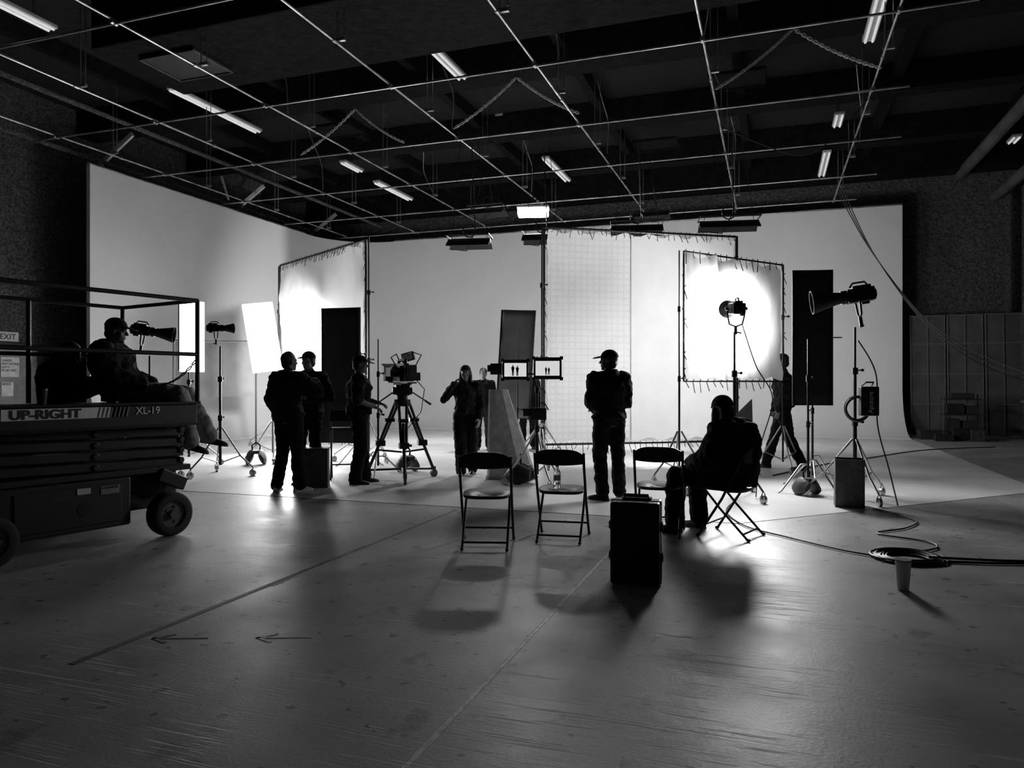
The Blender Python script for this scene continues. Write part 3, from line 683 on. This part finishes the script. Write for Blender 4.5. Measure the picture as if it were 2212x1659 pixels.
strip(-3.25,2.7,-3.25,5.5,.040,'tape','worn dark tape line stuck on the floor'); strip(-3.25,5.5,-3.25,7.4,.03,'tapefaint','worn faded tape line stuck on the floor')
strip(-3.215,4.2,-3.215,5.4,.014,'tapelt','worn pale tape line stuck on the floor')
for (x0,y0,m,lab) in ((-1.83,3.99,'tapefaint','faded dark tape arrow stuck on the floor'),(-1.27,4.0,'tapelt','pale worn tape arrow stuck on the floor')):
    mb=MB(); mb.box((.17,0,.001),(.26,.016,.002)); mb.box((.05,.03,.001),(.12,.022,.002),Matrix.Rotation(D2(38),3,'Z')); mb.box((.05,-.03,.001),(.12,.022,.002),Matrix.Rotation(D2(-38),3,'Z'))
    tag(mb.obj('tape_arrow',m,loc=(x0-.12,y0,0),rot=(0,0,D2(2))),lab,'tape arrow')

# ------------------------------------------------------------------ scissor lift
LA=D2(58)
lf=empty('scissor_lift',(-4.07,6.66,0),LA,'dark scissor lift with railed platform, folded scissor arms and fat wheels','scissor lift')
X0,X1,Y0,Y1=-.95,.85,-.75,.5
MB().box(((X0+X1)/2,(Y0+Y1)/2,1.10),(X1-X0,Y1-Y0,.19)).obj('platform_deck','liftbody',lf,bevel=.01)
mb=MB(); mb.box(((X0+X1)/2,Y0-.01,1.205),(X1-X0+.02,.05,.02)); mb.box(((X0+X1)/2,Y0-.01,1.005),(X1-X0+.02,.05,.02)); mb.box((X1,(Y0+Y1)/2,1.205),(.04,Y1-Y0,.02)); mb.obj('deck_trim','darkmetal',lf)
MB().box((-.40,Y0-.003,1.14),(.84,.006,.09)).obj('name_strip','white',lf)
text('UP-RIGHT',.10,'letdark',lf,(-.765,Y0-.009,1.106),(D2(90),0,0),sx=1.2,bold=.003)
text('XL-19',.09,'letlt',lf,(.24,Y0-.005,1.115),(D2(90),0,0),bold=.001)
for k in range(8): MB().box((-.14+.035*k+.06,Y0-.006,1.14),(.006+.001*k,.008,.085),Matrix.Rotation(D2(14),3,'Y')).obj('stripe','grey',lf)
def rail(p,r=.019): MB().tube(p,r,n=10).obj('guard_rail','liftbody',lf,smooth='auto')
for z in (2.17,1.66):
    rail([(X0,Y0,z),(X1,Y0,z)]); rail([(X0,Y1,z),(X1,Y1,z)]) 
rail([(X1,Y0,2.17),(X1,Y1,2.17)]); rail([(X0,Y0,2.17),(X0,Y1,2.17)]); rail([(X0,Y0,1.66),(X0,Y1,1.66)])
for (x,y) in ((X0,Y0),(X1,Y0),(X0,Y1),(X1,Y1),(-.05,Y1)): rail([(x,y,1.2),(x,y,2.17)],.021)
cpts=[V((X1,Y0,1.62)).lerp(V((X1,Y1,1.62)),t/14)-V((0,0,.25*4*(t/14)*(1-t/14))) for t in range(15)]
mb=MB(); 
for a,b in zip(cpts[:-1],cpts[1:]): 
    d=(b-a).normalized(); c=(a+b)/2; s=V((1,0,0)); mb.tube([c+d*.05*math.cos(q)+s*.014*math.sin(q) for q in [k*math.pi/4 for k in range(8)]],.006,n=5,closed=True)
mb.obj('safety_chain','darkmetal',lf)
for yy in (-.62,.36):
    for k in range(4):
        z=.62+.095*k
        mb=MB(); mb.box((-.05,yy,z+.045),(1.65,.05,.07),Matrix.Rotation(D2(1.6),3,'Y')); mb.box((-.05,yy+.06,z+.045),(1.65,.05,.07),Matrix.Rotation(D2(-1.6),3,'Y'))
        for x in (-.85,-.05,.75): mb.tube([(x,yy-.04,z+.045),(x,yy+.1,z+.045)],.028,n=12)
        mb.obj('scissor_arm','liftbody',lf,bevel=.006)
MB().box((-.05,-.13,.60),(1.72,1.15,.05)).obj('base_frame','liftbody',lf,bevel=.006)
mb=MB(); mb.box((-.36,-.65,.36),(1.15,.16,.42)); mb.box((-.05,-.13,.45),(1.6,.9,.26)); mb.box((-.36,.42,.36),(1.15,.16,.42)); mb.obj('chassis','liftbody',lf,bevel=.02)
mb=MB(); mb.box((-.30,-.735,.36),(.85,.012,.32)); mb.obj('tray_cover','liftbody',lf,bevel=.008)
mb=MB(); mb.tube([(-.2,-.745,.34),(-.2,-.735,.34)],.05,n=24); mb.obj('inspection_hole','black',lf)
for (x,z,w,h,m) in ((-.2,.49,.11,.05,'greylt'),(.02,.48,.16,.07,'grey')): MB().box((x,-.744,z),(w,.005,h)).obj('decal',m,lf)
text('CAUTION',.03,'letdark',lf,(-.05,-.748,.49),(D2(90),0,0))
mb=MB(); mb.box((.62,-.68,.50),(.28,.1,.12),Matrix.Rotation(D2(25),3,'Y')); mb.box((.5,-.13,.30),(.5,.9,.12)); mb.obj('axle_arm','liftbody',lf,bevel=.01)
for (x,y) in ((.545,-.78),(-.92,-.78),(.545,.52),(-.92,.52)):
    w=bpy.data.objects.new('wheel',None); COL.objects.link(w); w.parent=lf; w.location=(x,y,.2)
    N=36; rg=[]
    for r,yy in ((.12,-.065),(.17,-.07),(.195,-.055),(.20,-.03),(.20,.03),(.195,.055),(.17,.07),(.12,.065)):
        rg.append([V((r*math.cos(2*math.pi*k/N),yy,r*math.sin(2*math.pi*k/N))) for k in range(N)])
    rg.append(rg[0]); MB().loft(rg,caps=False).obj('tyre','rubber',w,smooth='auto')
    mb=MB(); mb.tube([(0,-.045,0),(0,.045,0)],.125,n=32); mb.tube([(0,-.075,0),(0,-.04,0)],.04,n=16)
    for k in range(5): a=k*2*math.pi/5; mb.tube([(.07*math.cos(a),-.055,.07*math.sin(a)),(.07*math.cos(a),-.04,.07*math.sin(a))],.012,n=6)
    mb.obj('rim','rim',w,smooth='auto')
ck=empty('coffee_cup',(-3.80,5.95,1.2),0,'dark takeaway cup standing on the lift platform','cup')
MB().tube([(0,0,0),(0,0,.13)],[.03,.042],n=18).obj('cup_body','black',ck,smooth='auto'); MB().tube([(0,0,.128),(0,0,.142)],.044,n=18).obj('lid','plastic',ck)

# ------------------------------------------------------------------ people
def bake(mb,name,m,parent,voxel,smooth=3,crease=0):
    me=bpy.data.meshes.new(name); me.from_pydata(mb.v,[],mb.f); me.update()
    t=bpy.data.objects.new('t',me); COL.objects.link(t)
    r=t.modifiers.new('r','REMESH'); r.mode='VOXEL'; r.voxel_size=voxel
    s=t.modifiers.new('s','SMOOTH'); s.factor=.5; s.iterations=smooth
    dg=bpy.context.evaluated_depsgraph_get(); out=bpy.data.meshes.new_from_object(t.evaluated_get(dg))
    bpy.data.objects.remove(t)
    if crease:
        out.update(); ns=[v.normal.copy() for v in out.vertices]
        for v,n in zip(out.vertices,ns):
            q=v.co; v.co=q+n*crease*(noise.noise(V((q.x*9,q.y*9,q.z*14+q.x*6)))+.5*noise.noise(V((q.x*22,q.y*22,q.z*25))))
    out.materials.clear(); out.materials.append(M[m])
    for p in out.polygons: p.use_smooth=True
    ob=bpy.data.objects.new(name,out); COL.objects.link(ob)
    if parent: ob.parent=parent
    return ob
J0=dict(pelvis=(0,0,.95),waist=(0,0,1.08),chest=(0,.0,1.29),neck=(0,-.01,1.47),head=(0,.02,1.625),
 shR=(.185,0,1.42),elR=(.245,-.02,1.13),wrR=(.25,.06,.88),shL=(-.185,0,1.42),elL=(-.245,-.02,1.13),wrL=(-.25,.06,.88),
 hipR=(.09,0,.93),knR=(.105,.03,.50),anR=(.115,-.02,.085),hipL=(-.09,0,.93),knL=(-.105,.03,.50),anL=(-.115,-.02,.085))
def hand(mb,w,d,n,side,curl=.5):
    w=V(w); d=V(d).normalized(); n=V(n); n=(n-d*n.dot(d)); n=n.normalized() if n.length>1e-3 else d.orthogonal().normalized()
    s=d.cross(n)*side
    rot=Matrix((s,d,n)).transposed()
    mb.ell(w+d*.045,(.040,.056,.018),rot); mb.bone(w,.024,w+d*.03,.026)
    for off,L in ((-.030,.062),(-.010,.078),(.011,.084),(.031,.074)):
        p=w+d*.083+s*off; ang=0; dd=d
        for k,fr in enumerate((.45,.32,.23)):
            ang+=curl*(.6+.3*k); dd=d*math.cos(ang)+n*math.sin(ang); q=p+dd*L*fr*1.0
            mb.bone(p,.0095-.001*k,q,.009-.001*k); p=q
    p=w+d*.022+s*.033; q=p+(d*.6+s*.65+n*.35).normalized()*.042; mb.bone(p,.014,q,.011); mb.bone(q,.011,q+(d*.85+s*.2+n*.45).normalized()*.032,.009)
def person(x,y,z,yaw,H,label,j={},jacket='jk',trouser='tr',shoe='shoe',hat='cap',hair='short',head=(0,0),puff=.02,leg=.018,curlR=.5,curlL=.5,
           footR=0,footL=0,pitchR=0,pitchL=0,hdR=None,hdL=None,short=False,hood=False,hat_s=1.0,brim=1.0):
    J={k:V(v) for k,v in {**J0,**j}.items()}
    S=H/1.75
    for k in J: J[k]=J[k]*S
    body=MB()
    rx=(J['shR']-J['shL']).normalized(); hx=(J['hipR']-J['hipL']).normalized()
    sp=[J['pelvis']+(J['pelvis']-J['waist']).normalized()*.09*S,J['pelvis'],J['waist'],J['waist'].lerp(J['chest'],.55),J['chest'],J['chest'].lerp(J['neck'],.55),J['chest'].lerp(J['neck'],.8),J['neck']]
    rad=[(.125,.095),(.165,.12),(.140,.105),(.150,.115),(.170,.122),(.165,.108),(.12,.085),(.062,.058)]
    def torso(mb,inf,i0=0,i1=8,flare=0):
        rings=[];N=24
        for i in range(i0,i1):
            t=(sp[min(i+1,7)]-sp[max(i-1,0)]).normalized(); w=i/7; ax=hx.lerp(rx,w); ax=(ax-t*ax.dot(t)).normalized(); ay=t.cross(ax)
            a,b=rad[i]; f=flare if i==i0 else 0
            fi=inf if i<6 else inf*.6
            rings.append([sp[i]+ax*(a*S+fi+f)*math.cos(2*math.pi*k/N)+ay*(b*S+fi+f)*math.sin(2*math.pi*k/N) for k in range(N)])
        mb.loft(rings)
    def arm(mb,sd,inf,full=True):
        sh,el,wr=J['sh'+sd],J['el'+sd],J['wr'+sd]
        mb.bone(J['chest'].lerp(J['neck'],.5).lerp(sh,.4),.06*S+inf,sh,.058*S+inf)
        mb.bone(J['neck'].lerp(J['chest'],.12),.05*S+inf*.5,sh,.05*S+inf*.8)
        mb.bone(sh,.057*S+inf,el,.042*S+inf)
        if full:
            m_=el.lerp(wr,.3); mb.bone(el,.042*S+inf,m_,.042*S+inf); mb.bone(m_,.042*S+inf,wr,(.028 if inf==0 else .032)*S+inf*.6)
    def legf(mb,sd,inf,hem=0):
        h,k,a=J['hip'+sd],J['kn'+sd],J['an'+sd]
        mb.bone(h,.088*S+inf,k,.058*S+inf); c=k.lerp(a,.3); mb.bone(k,.058*S+inf,c,.058*S+inf); mb.bone(c,.058*S+inf,a,(.038+hem)*S+inf)
    torso(body,0)
    for sd in 'RL': arm(body,sd,0); legf(body,sd,0)
    body.bone(J['neck']-V((0,0,.03)),.058*S,J['neck'].lerp(J['head'],.6),.052*S)
    HM=Matrix.Rotation(head[0],3,'Z')@Matrix.Rotation(head[1],3,'X'); hc_=J['head']
    def hp(a,b,c): return hc_+HM@(V((a,b,c))*S)
    def he(mb,c,r): mb.ell(hp(*c),tuple(q*S for q in r),HM)
    he(body,(0,-.012,.03),(.074,.094,.094)); he(body,(0,.028,-.04),(.056,.062,.07)); he(body,(0,.066,-.088),(.026,.022,.02))
    body.bone(hp(0,.082,.018),.008*S,hp(0,.104,-.018),.013*S); he(body,(0,.078,.033),(.05,.014,.010)); he(body,(0,.084,-.052),(.023,.010,.007)); he(body,(0,.082,-.062),(.019,.010,.006))
    for s in (-1,1):
        he(body,(s*.077,-.005,.0),(.010,.022,.032)); he(body,(s*.031,.075,.012),(.014,.012,.009)); he(body,(s*.043,.052,-.02),(.022,.022,.022))
    for sd,sg,cu,hd in (('R',-1,curlR,hdR),('L',1,curlL,hdL)):
        d=J['wr'+sd]-J['el'+sd]
        if hd: d=V(hd)
        inward=V((0,0,0))+(J['pelvis']-J['wr'+sd]); inward.z*=.1
        if abs(d.normalized().z)<.5: inward=V((0,0,-1))
        dn=d.normalized(); nn=(inward-dn*inward.dot(dn)).normalized(); s_=dn.cross(nn); sgn=1 if s_.y+s_.z>0 else -1
        hand(body,J['wr'+sd],d,nn,sgn,cu)
    o=bake(body,'person','skin',None,.0075,2); o.location=(x,y,z); o.rotation_euler=(0,0,yaw); tag(o,label,'person')
    def shoe_(sd,yw,pt):
        a=J['an'+sd]; Rm=Matrix.Rotation(yw,3,'Z')@Matrix.Rotation(pt,3,'X'); rings=[]
        for t,w,h in ((-.075,.022,.05),(-.065,.034,.085),(-.02,.038,.10),(.04,.040,.085),(.10,.046,.06),(.15,.046,.05),(.185,.034,.038),(.198,.014,.022)):
            rg=[]
            for k in range(14):
                q=2*math.pi*k/14; zc=math.sin(q); rg.append(a+Rm@(V((w*math.cos(q)*(1 if zc<0.3 else .85),t,-.085+ (h if zc>0 else 0)*max(zc,0)+.0))*S))
            rings.append(rg)
        mb=MB(); mb.loft(rings); mb.obj('shoe',shoe,o,smooth=True)
    shoe_('R',footR,pitchR); shoe_('L',footL,pitchL)
    mb=MB(); torso(mb,puff,1,8,.012); 
    for sd in 'RL': arm(mb,sd,puff*.85,not short)
    if hood: mb.ell(J['neck']+V((0,-.06,.01))*S,(.10*S,.07*S,.06*S))
    mb.bone(J['neck']-V((0,0,.02)),.062*S,J['neck']+V((0,0,.035))*S,.058*S)
    bake(mb,'shirt' if short else 'jacket',jacket,o,.013,6,.022 if puff>.02 else .010)
    mb=MB(); torso(mb,.012,0,3)
    for sd in 'RL': legf(mb,sd,leg,.012)
    bake(mb,'trousers',trouser,o,.013,4,.016)
    if hair:
        mb=MB(); he(mb,(0,-.022,.038),(.084,.096,.098)); he(mb,(0,-.05,-.02),(.07,.058,.07))
        if hair=='long':
            for s in (-1,1): mb.bone(hp(s*.07,-.02,.02),.032*S,hp(s*.085,-.01,-.15),.030*S)
            mb.bone(hp(0,-.07,0),.065*S,hp(0,-.09,-.17),.05*S)
        bake(mb,'hair','hair',o,.01,2,.006)
    if hat:
        mb=MB(); N=22; rings=[]
        for t in [i/7 for i in range(8)]:
            c=math.cos(t*math.pi/2*.97)*hat_s; rings.append([hp(.088*c*math.cos(2*math.pi*k/N),-.014+.107*c*math.sin(2*math.pi*k/N),.045+.093*hat_s*math.sin(t*math.pi/2)) for k in range(N)])
        mb.loft(rings)
        hb=mb.obj('cap','jk2',o,smooth=True)
        mb=MB(); mb.ell(hp(0,.115*brim,.048),(.074*S,.078*S*brim,.010*S),HM@Matrix.Rotation(D2(-10),3,'X'),n=18)
        mb.obj('brim','jk2',hb,smooth=True)
    return o

person(-2.86,9.42,0,D2(-18),1.79,'person in dark hoodie seen from behind, arm raised to companion',
  dict(elR=(.37,.10,1.24),wrR=(.20,.28,1.38),elL=(-.25,-.02,1.14),wrL=(-.21,.12,.95),anR=(.14,.02,.085),anL=(-.13,-.06,.085)),jacket='jk2',shoe='shoelt',hat=None,head=(D2(-25),0),hood=True,leg=.024,puff=.038,footR=D2(-25),footL=D2(20))
person(-2.80,10.15,0,D2(170),1.82,'person in cap and dark jacket with arms folded, talking',
  dict(elR=(.27,.02,1.15),wrR=(.02,.21,1.17),elL=(-.31,.02,1.15),wrL=(.0,.24,1.12)),jacket='jk2',head=(D2(-10),0),footR=D2(-10),footL=D2(10),puff=.035)
person(-2.12,10.2,0,D2(-80),1.77,'person in cap and dark polo shirt working beside a camera tripod',
  dict(elR=(.27,-.02,1.16),wrR=(.18,.20,1.06),elL=(-.26,.02,1.17),wrL=(-.12,.26,1.10),anR=(.12,-.05,.085),anL=(-.1,.08,.085)),short=True,jacket='jk',head=(0,D2(-5)),footR=D2(-8),footL=D2(8),leg=.035,puff=.05)
person(-.71,11.25,0,D2(178),1.66,'long-haired person in dark jacket walking, hand raised to one ear',
  dict(elR=(.34,.08,1.20),wrR=(.175,.10,1.44),elL=(-.25,.0,1.13),wrL=(-.23,.10,.9),knR=(.07,.12,.50),anR=(.06,.12,.085),knL=(-.10,.02,.50),anL=(-.10,-.12,.085)),hat='cap',hair='long',hdR=(-.45,-.25,.85),curlR=.8,leg=.035,jacket='jk2',puff=.025)
person(-.60,15.4,0,D2(175),1.72,'person in black standing on the white stage behind the crew',hat=None)
person(.34,15.6,0,D2(185),1.75,'person in black standing on the white stage beside another',hat=None)
person(1.16,8.80,0,D2(14),1.78,'person in cap and bulky dark hooded jacket watching monitors from behind',
  dict(elR=(.225,.0,1.14),wrR=(.12,.22,1.08),elL=(-.235,-.02,1.15),wrL=(-.11,.22,1.07),anR=(.14,.02,.085),anL=(-.10,-.05,.085),knR=(.12,.03,.5)),puff=.042,leg=.026,head=(D2(55),0),hood=True,footR=D2(-30),footL=D2(45))
person(4.38,11.9,0,D2(70),1.86,'person in cap and dark clothes stepping beside the silk frame',
  dict(elR=(.24,.02,1.14),wrR=(.22,.12,.92),elL=(-.24,-.02,1.14),wrL=(-.22,.06,.90),knR=(.10,.12,.49),anR=(.10,.24,.085),knL=(-.10,-.08,.50),anL=(-.10,-.28,.085)),jacket='jk2',trouser='tr',head=(0,D2(-10)),puff=.04,leg=.025)
person(1.98,6.74,0,D2(48),1.75,'person in cap and bulky dark jacket sitting on a folding chair',
  dict(pelvis=(0,-.04,.545),waist=(0,-.09,.66),chest=(0,-.09,.85),neck=(0,-.01,1.015),head=(0,.06,1.13),
   shR=(.20,-.03,.94),elR=(.30,.04,.70),wrR=(.18,.27,.64),shL=(-.20,-.03,.94),elL=(-.30,.04,.70),wrL=(-.18,.27,.64),
   hipR=(.09,-.02,.53),knR=(.17,.40,.53),anR=(.12,.36,.085),hipL=(-.09,-.02,.53),knL=(-.20,.42,.53),anL=(-.24,.42,.085)),
  puff=.085,leg=.035,hat='cap',hair='long',head=(D2(-45),D2(-8)),hood=True,footR=D2(-10),footL=D2(15),hat_s=1.12,brim=.8)
person(-3.80,7.36,.0,D2(-82),1.78,'person in cap and dark jacket sitting on a lift, legs dangling',
  dict(pelvis=(0,-.04,1.29),waist=(0,-.11,1.38),chest=(0,-.18,1.54),neck=(0,-.20,1.72),head=(0,-.14,1.87),
   shR=(.20,-.19,1.65),elR=(.27,-.10,1.40),wrR=(.16,.14,1.36),shL=(-.20,-.19,1.65),elL=(-.27,-.12,1.40),wrL=(-.18,.12,1.36),
   hipR=(.09,-.0,1.27),knR=(.13,.48,1.25),anR=(.12,.58,.80),hipL=(-.09,.0,1.27),knL=(-.10,.48,1.25),anL=(-.10,.70,.84)),
  puff=.085,trouser='jeans',head=(0,D2(-8)),pitchR=D2(-15),pitchL=D2(-10),leg=.035,hood=True)
person(-4.32,7.10,.0,D2(-55),1.72,'person in dark bulky clothes sitting low on a lift platform',
  dict(pelvis=(0,-.02,1.31),waist=(0,-.06,1.37),chest=(0,-.05,1.47),neck=(0,.0,1.59),head=(0,.05,1.69),
   shR=(.18,.0,1.54),elR=(.25,.12,1.38),wrR=(.12,.26,1.36),shL=(-.18,.0,1.54),elL=(-.25,.12,1.38),wrL=(-.12,.26,1.36),
   hipR=(.09,.0,1.31),knR=(.16,.34,1.42),anR=(.08,.40,1.31),hipL=(-.09,.0,1.31),knL=(-.16,.34,1.42),anL=(-.08,.40,1.31)),
  puff=.07,leg=.03,hood=True,hat=None,hair='short',head=(0,D2(-25)))

st=empty('director_chair',(-2.42,10.7,0),D2(10),'tall dark folding director chair','chair')
for s in (-1,1): MB().tube([(s*.2,-.15,0),(s*.2,.15,.75)],.013).obj('leg','darkmetal',st); MB().tube([(s*.2,.15,0),(s*.2,-.15,.75),(s*.2,-.18,1.0)],.013).obj('leg','darkmetal',st)
MB().box((0,0,.74),(.44,.34,.02)).obj('seat','blackcloth',st); MB().box((0,-.18,.93),(.42,.015,.16)).obj('backrest','blackcloth',st); MB().tube([(-.2,.1,.2),(.2,.1,.2)],.011).obj('footrest','darkmetal',st)

cc=empty('camp_chair',(3.45,11.2,0),D2(30),'small folded fabric camp chair with metal legs','chair')
for s in (-1,1): MB().tube([(s*.25,-.2,0),(-s*.2,.15,.85)],.012).obj('leg','metal',cc); 
mb=MB(); mb.add([V((-.28,-.1,.85)),V((.22,-.05,1.15)),V((.3,.0,.5)),V((-.1,-.15,.42))],[(0,1,2,3)]); o=mb.obj('sling_seat','blanket',cc); o.modifiers.new('s','SOLIDIFY').thickness=.01

# ------------------------------------------------------------------ right rear clutter
for i in range(3):
    u=3.95+.86*i
    e=empty('scenery_flat',R(u,22.1-.05*i,0),-TH,'tall grey framed scenery flat leaning on the rough wall','scenery flat','leaning flats'); e.rotation_euler=(D2(-3),0,-TH)
    MB().box((0,.02,1.62),(.84,.02,3.2)).obj('sheet','panel',e)
    mb=MB()
    for zz in (.04,.85,1.65,2.45,3.2): mb.box((0,-.005,zz),(.84,.03,.03))
    for xx in (-.40,0,.40): mb.box((xx,-.005,1.62),(.025,.03,3.2))
    mb.obj('frame_battens','batten',e)
ct=empty('equipment_cart',(11.1,18.2,0),D2(-19),'dark loaded rolling equipment cart','cart')
for z in (.2,.62,1.0): MB().box((0,0,z),(.85,.5,.035)).obj('shelf','black',ct,bevel=.005)
for sx in (-1,1):
    for sy in (-1,1):
        MB().tube([(sx*.41,sy*.23,.12),(sx*.41,sy*.23,1.12)],.016).obj('post','darkmetal',ct); MB().tube([(sx*.41,sy*.23-.02,.06),(sx*.41,sy*.23+.02,.06)],.06,n=16).obj('wheel','rubber',ct)
for (x,z,w,h,m) in ((-.2,.22,.3,.3,'black'),(.18,.22,.32,.25,'black'),(-.15,.64,.4,.25,'plastic'),(.22,.64,.25,.2,'black'),(0,1.02,.5,.14,'black')):
    tag(MB().box((0,0,h/2),(w,.35,h)).obj('storage_case',m,loc=V((11.1,18.2,z))+Matrix.Rotation(D2(-19),3,'Z')@V((x,0,0)),rot=(0,0,D2(-19)),bevel=.015),'small dark equipment case stacked on a cart','case','stacked cases')
tb=empty('work_table',R(6.0,18.6,0),-TH,'dark folding work table against the rough wall','table')
MB().box((0,0,.98),(1.2,2.4,.05)).obj('tabletop','panel',tb,bevel=.008)
for sx in (-.5,.5):
    for sy in (-1.1,1.1): MB().tube([(sx,sy,0),(sx,sy,.96)],.02).obj('leg','darkmetal',tb)
for (du,dv,w,h,m) in ((.2,-.6,.35,.35,'batten'),(.2,-.1,.3,.5,'panel'),(-.2,.4,.3,.2,'black'),(.3,.6,.35,.55,'panel')):
    mb=MB(); mb.box((0,0,h/2),(w,.3,h)); mb.box((0,0,h+.006),(w+.02,.32,.012)); tag(mb.obj('storage_box',m,loc=R(6.0+du,18.6+dv,1.005),rot=(0,0,-TH+.1),bevel=.01),'lidded storage box standing on the work table','box','boxes on the table')
for (u,v,w,h,m) in ((3.75,20.9,.5,.22,'black'),(4.35,20.7,.35,.3,'black'),(4.7,20.5,.3,.28,'bag'),(5.3,17.3,.5,.42,'black'),(3.95,20.3,.4,.16,'plastic'),(5.1,16.6,.3,.2,'black')):
    mb=MB(); mb.box((0,0,h/2),(w,.35,h)); mb.box((0,0,h*.97),(w+.025,.375,h*.1)); mb.box((0,-.19,h*.6),(.08,.02,.03))
    tag(mb.obj('equipment_crate',m,loc=R(u,v,0.0),rot=(0,0,-TH+random.uniform(-.2,.2)),bevel=.012),'small dark equipment crate sitting on the floor by the wall','crate','floor crates')

# ------------------------------------------------------------------ lights
def light(kind,loc,power,target=None,size=.1,sy=None,angle=None,blend=.6,name='lamp'):  # default name also goes to added lights that have no fixture
    l=bpy.data.lights.new(name,kind); l.energy=power
    if kind=='AREA':
        l.shape='ELLIPSE' if sy else 'DISK'; l.size=size
        if sy: l.size_y=sy
    else: l.shadow_soft_size=size
    if kind=='SPOT': l.spot_size=D2(angle); l.spot_blend=blend
    o=bpy.data.objects.new(name,l); COL.objects.link(o); o.location=loc
    if target is not None: o.rotation_euler=(V(target)-V(loc)).to_track_quat('-Z','Y').to_euler()
    return o
sn=V((.55,-.835,0))
c=V((3.17,10.72,2.28))
light('SPOT',(3.45,9.4,2.28),1500,c,.12,angle=66,blend=.8)
light('AREA',V((3.10,10.67,2.28))+sn*.10,210,c+sn*2+V((-1.1,0,-.1)),1.3,1.5)  # added light standing in for the silk's glow, no lamp at this spot
sn2=V((-.764,-.645,0)); c2=V((-4.0,14.95,1.6))
light('SPOT',(-4.35,13.3,1.5),3000,c2,.1,angle=96,blend=.7)  # added spot close to the large silk, away from any lamp housing
light('AREA',c2+sn2*.12,280,c2+sn2*.12+V((.25,-1.0,-.12)),1.9,2.2)  # added unseen disc for the large silk's glow, turned towards the floor
light('SPOT',(3.3,16.2,2.2),520,(2.9,13.0,2.1),.3,angle=110,blend=1.0)  # added backlight hidden behind the grid cloth to make it glow
light('SPOT',(2.4,14.6,1.7),370,R(-2,21.9,1.4),.4,angle=150,blend=.9)  # added wash for the back wall, hidden by the grid cloth; no fixture
light('SPOT',(-2.6,16.4,1.5),170,R(-9,21.9,1.3),.4,angle=150,blend=.9)  # added unseen wash behind the large silk, for the backdrop's left part
light('SPOT',(-5.8,14.6,1.5),140,R(-13.9,18.5,1.3),.4,angle=140,blend=.9)  # added unseen wash for the left backdrop wall, without a fixture
light('SPOT',(4.8,14.4,2.6),220,R(2.4,21.9,2.2),.4,angle=140,blend=.9)  # added unseen wash brightening the backdrop's right end
light('AREA',(.49,17.0,5.2),250,(.49,14.6,0),.6)
w=bpy.data.worlds.new('world'); bpy.context.scene.world=w; w.use_nodes=True
w.node_tree.nodes['Background'].inputs[0].default_value=(1,1,1,1); w.node_tree.nodes['Background'].inputs[1].default_value=.007

cam=bpy.data.cameras.new('camera'); cam.lens=25.88; cam.sensor_width=36; cam.clip_end=200
co=bpy.data.objects.new('camera',cam); COL.objects.link(co); co.location=(0,0,1.38); co.rotation_euler=(D2(90),0,0)
bpy.context.scene.camera=co
vs=bpy.context.scene.view_settings; vs.view_transform='Standard'; vs.look='None'; vs.exposure=0
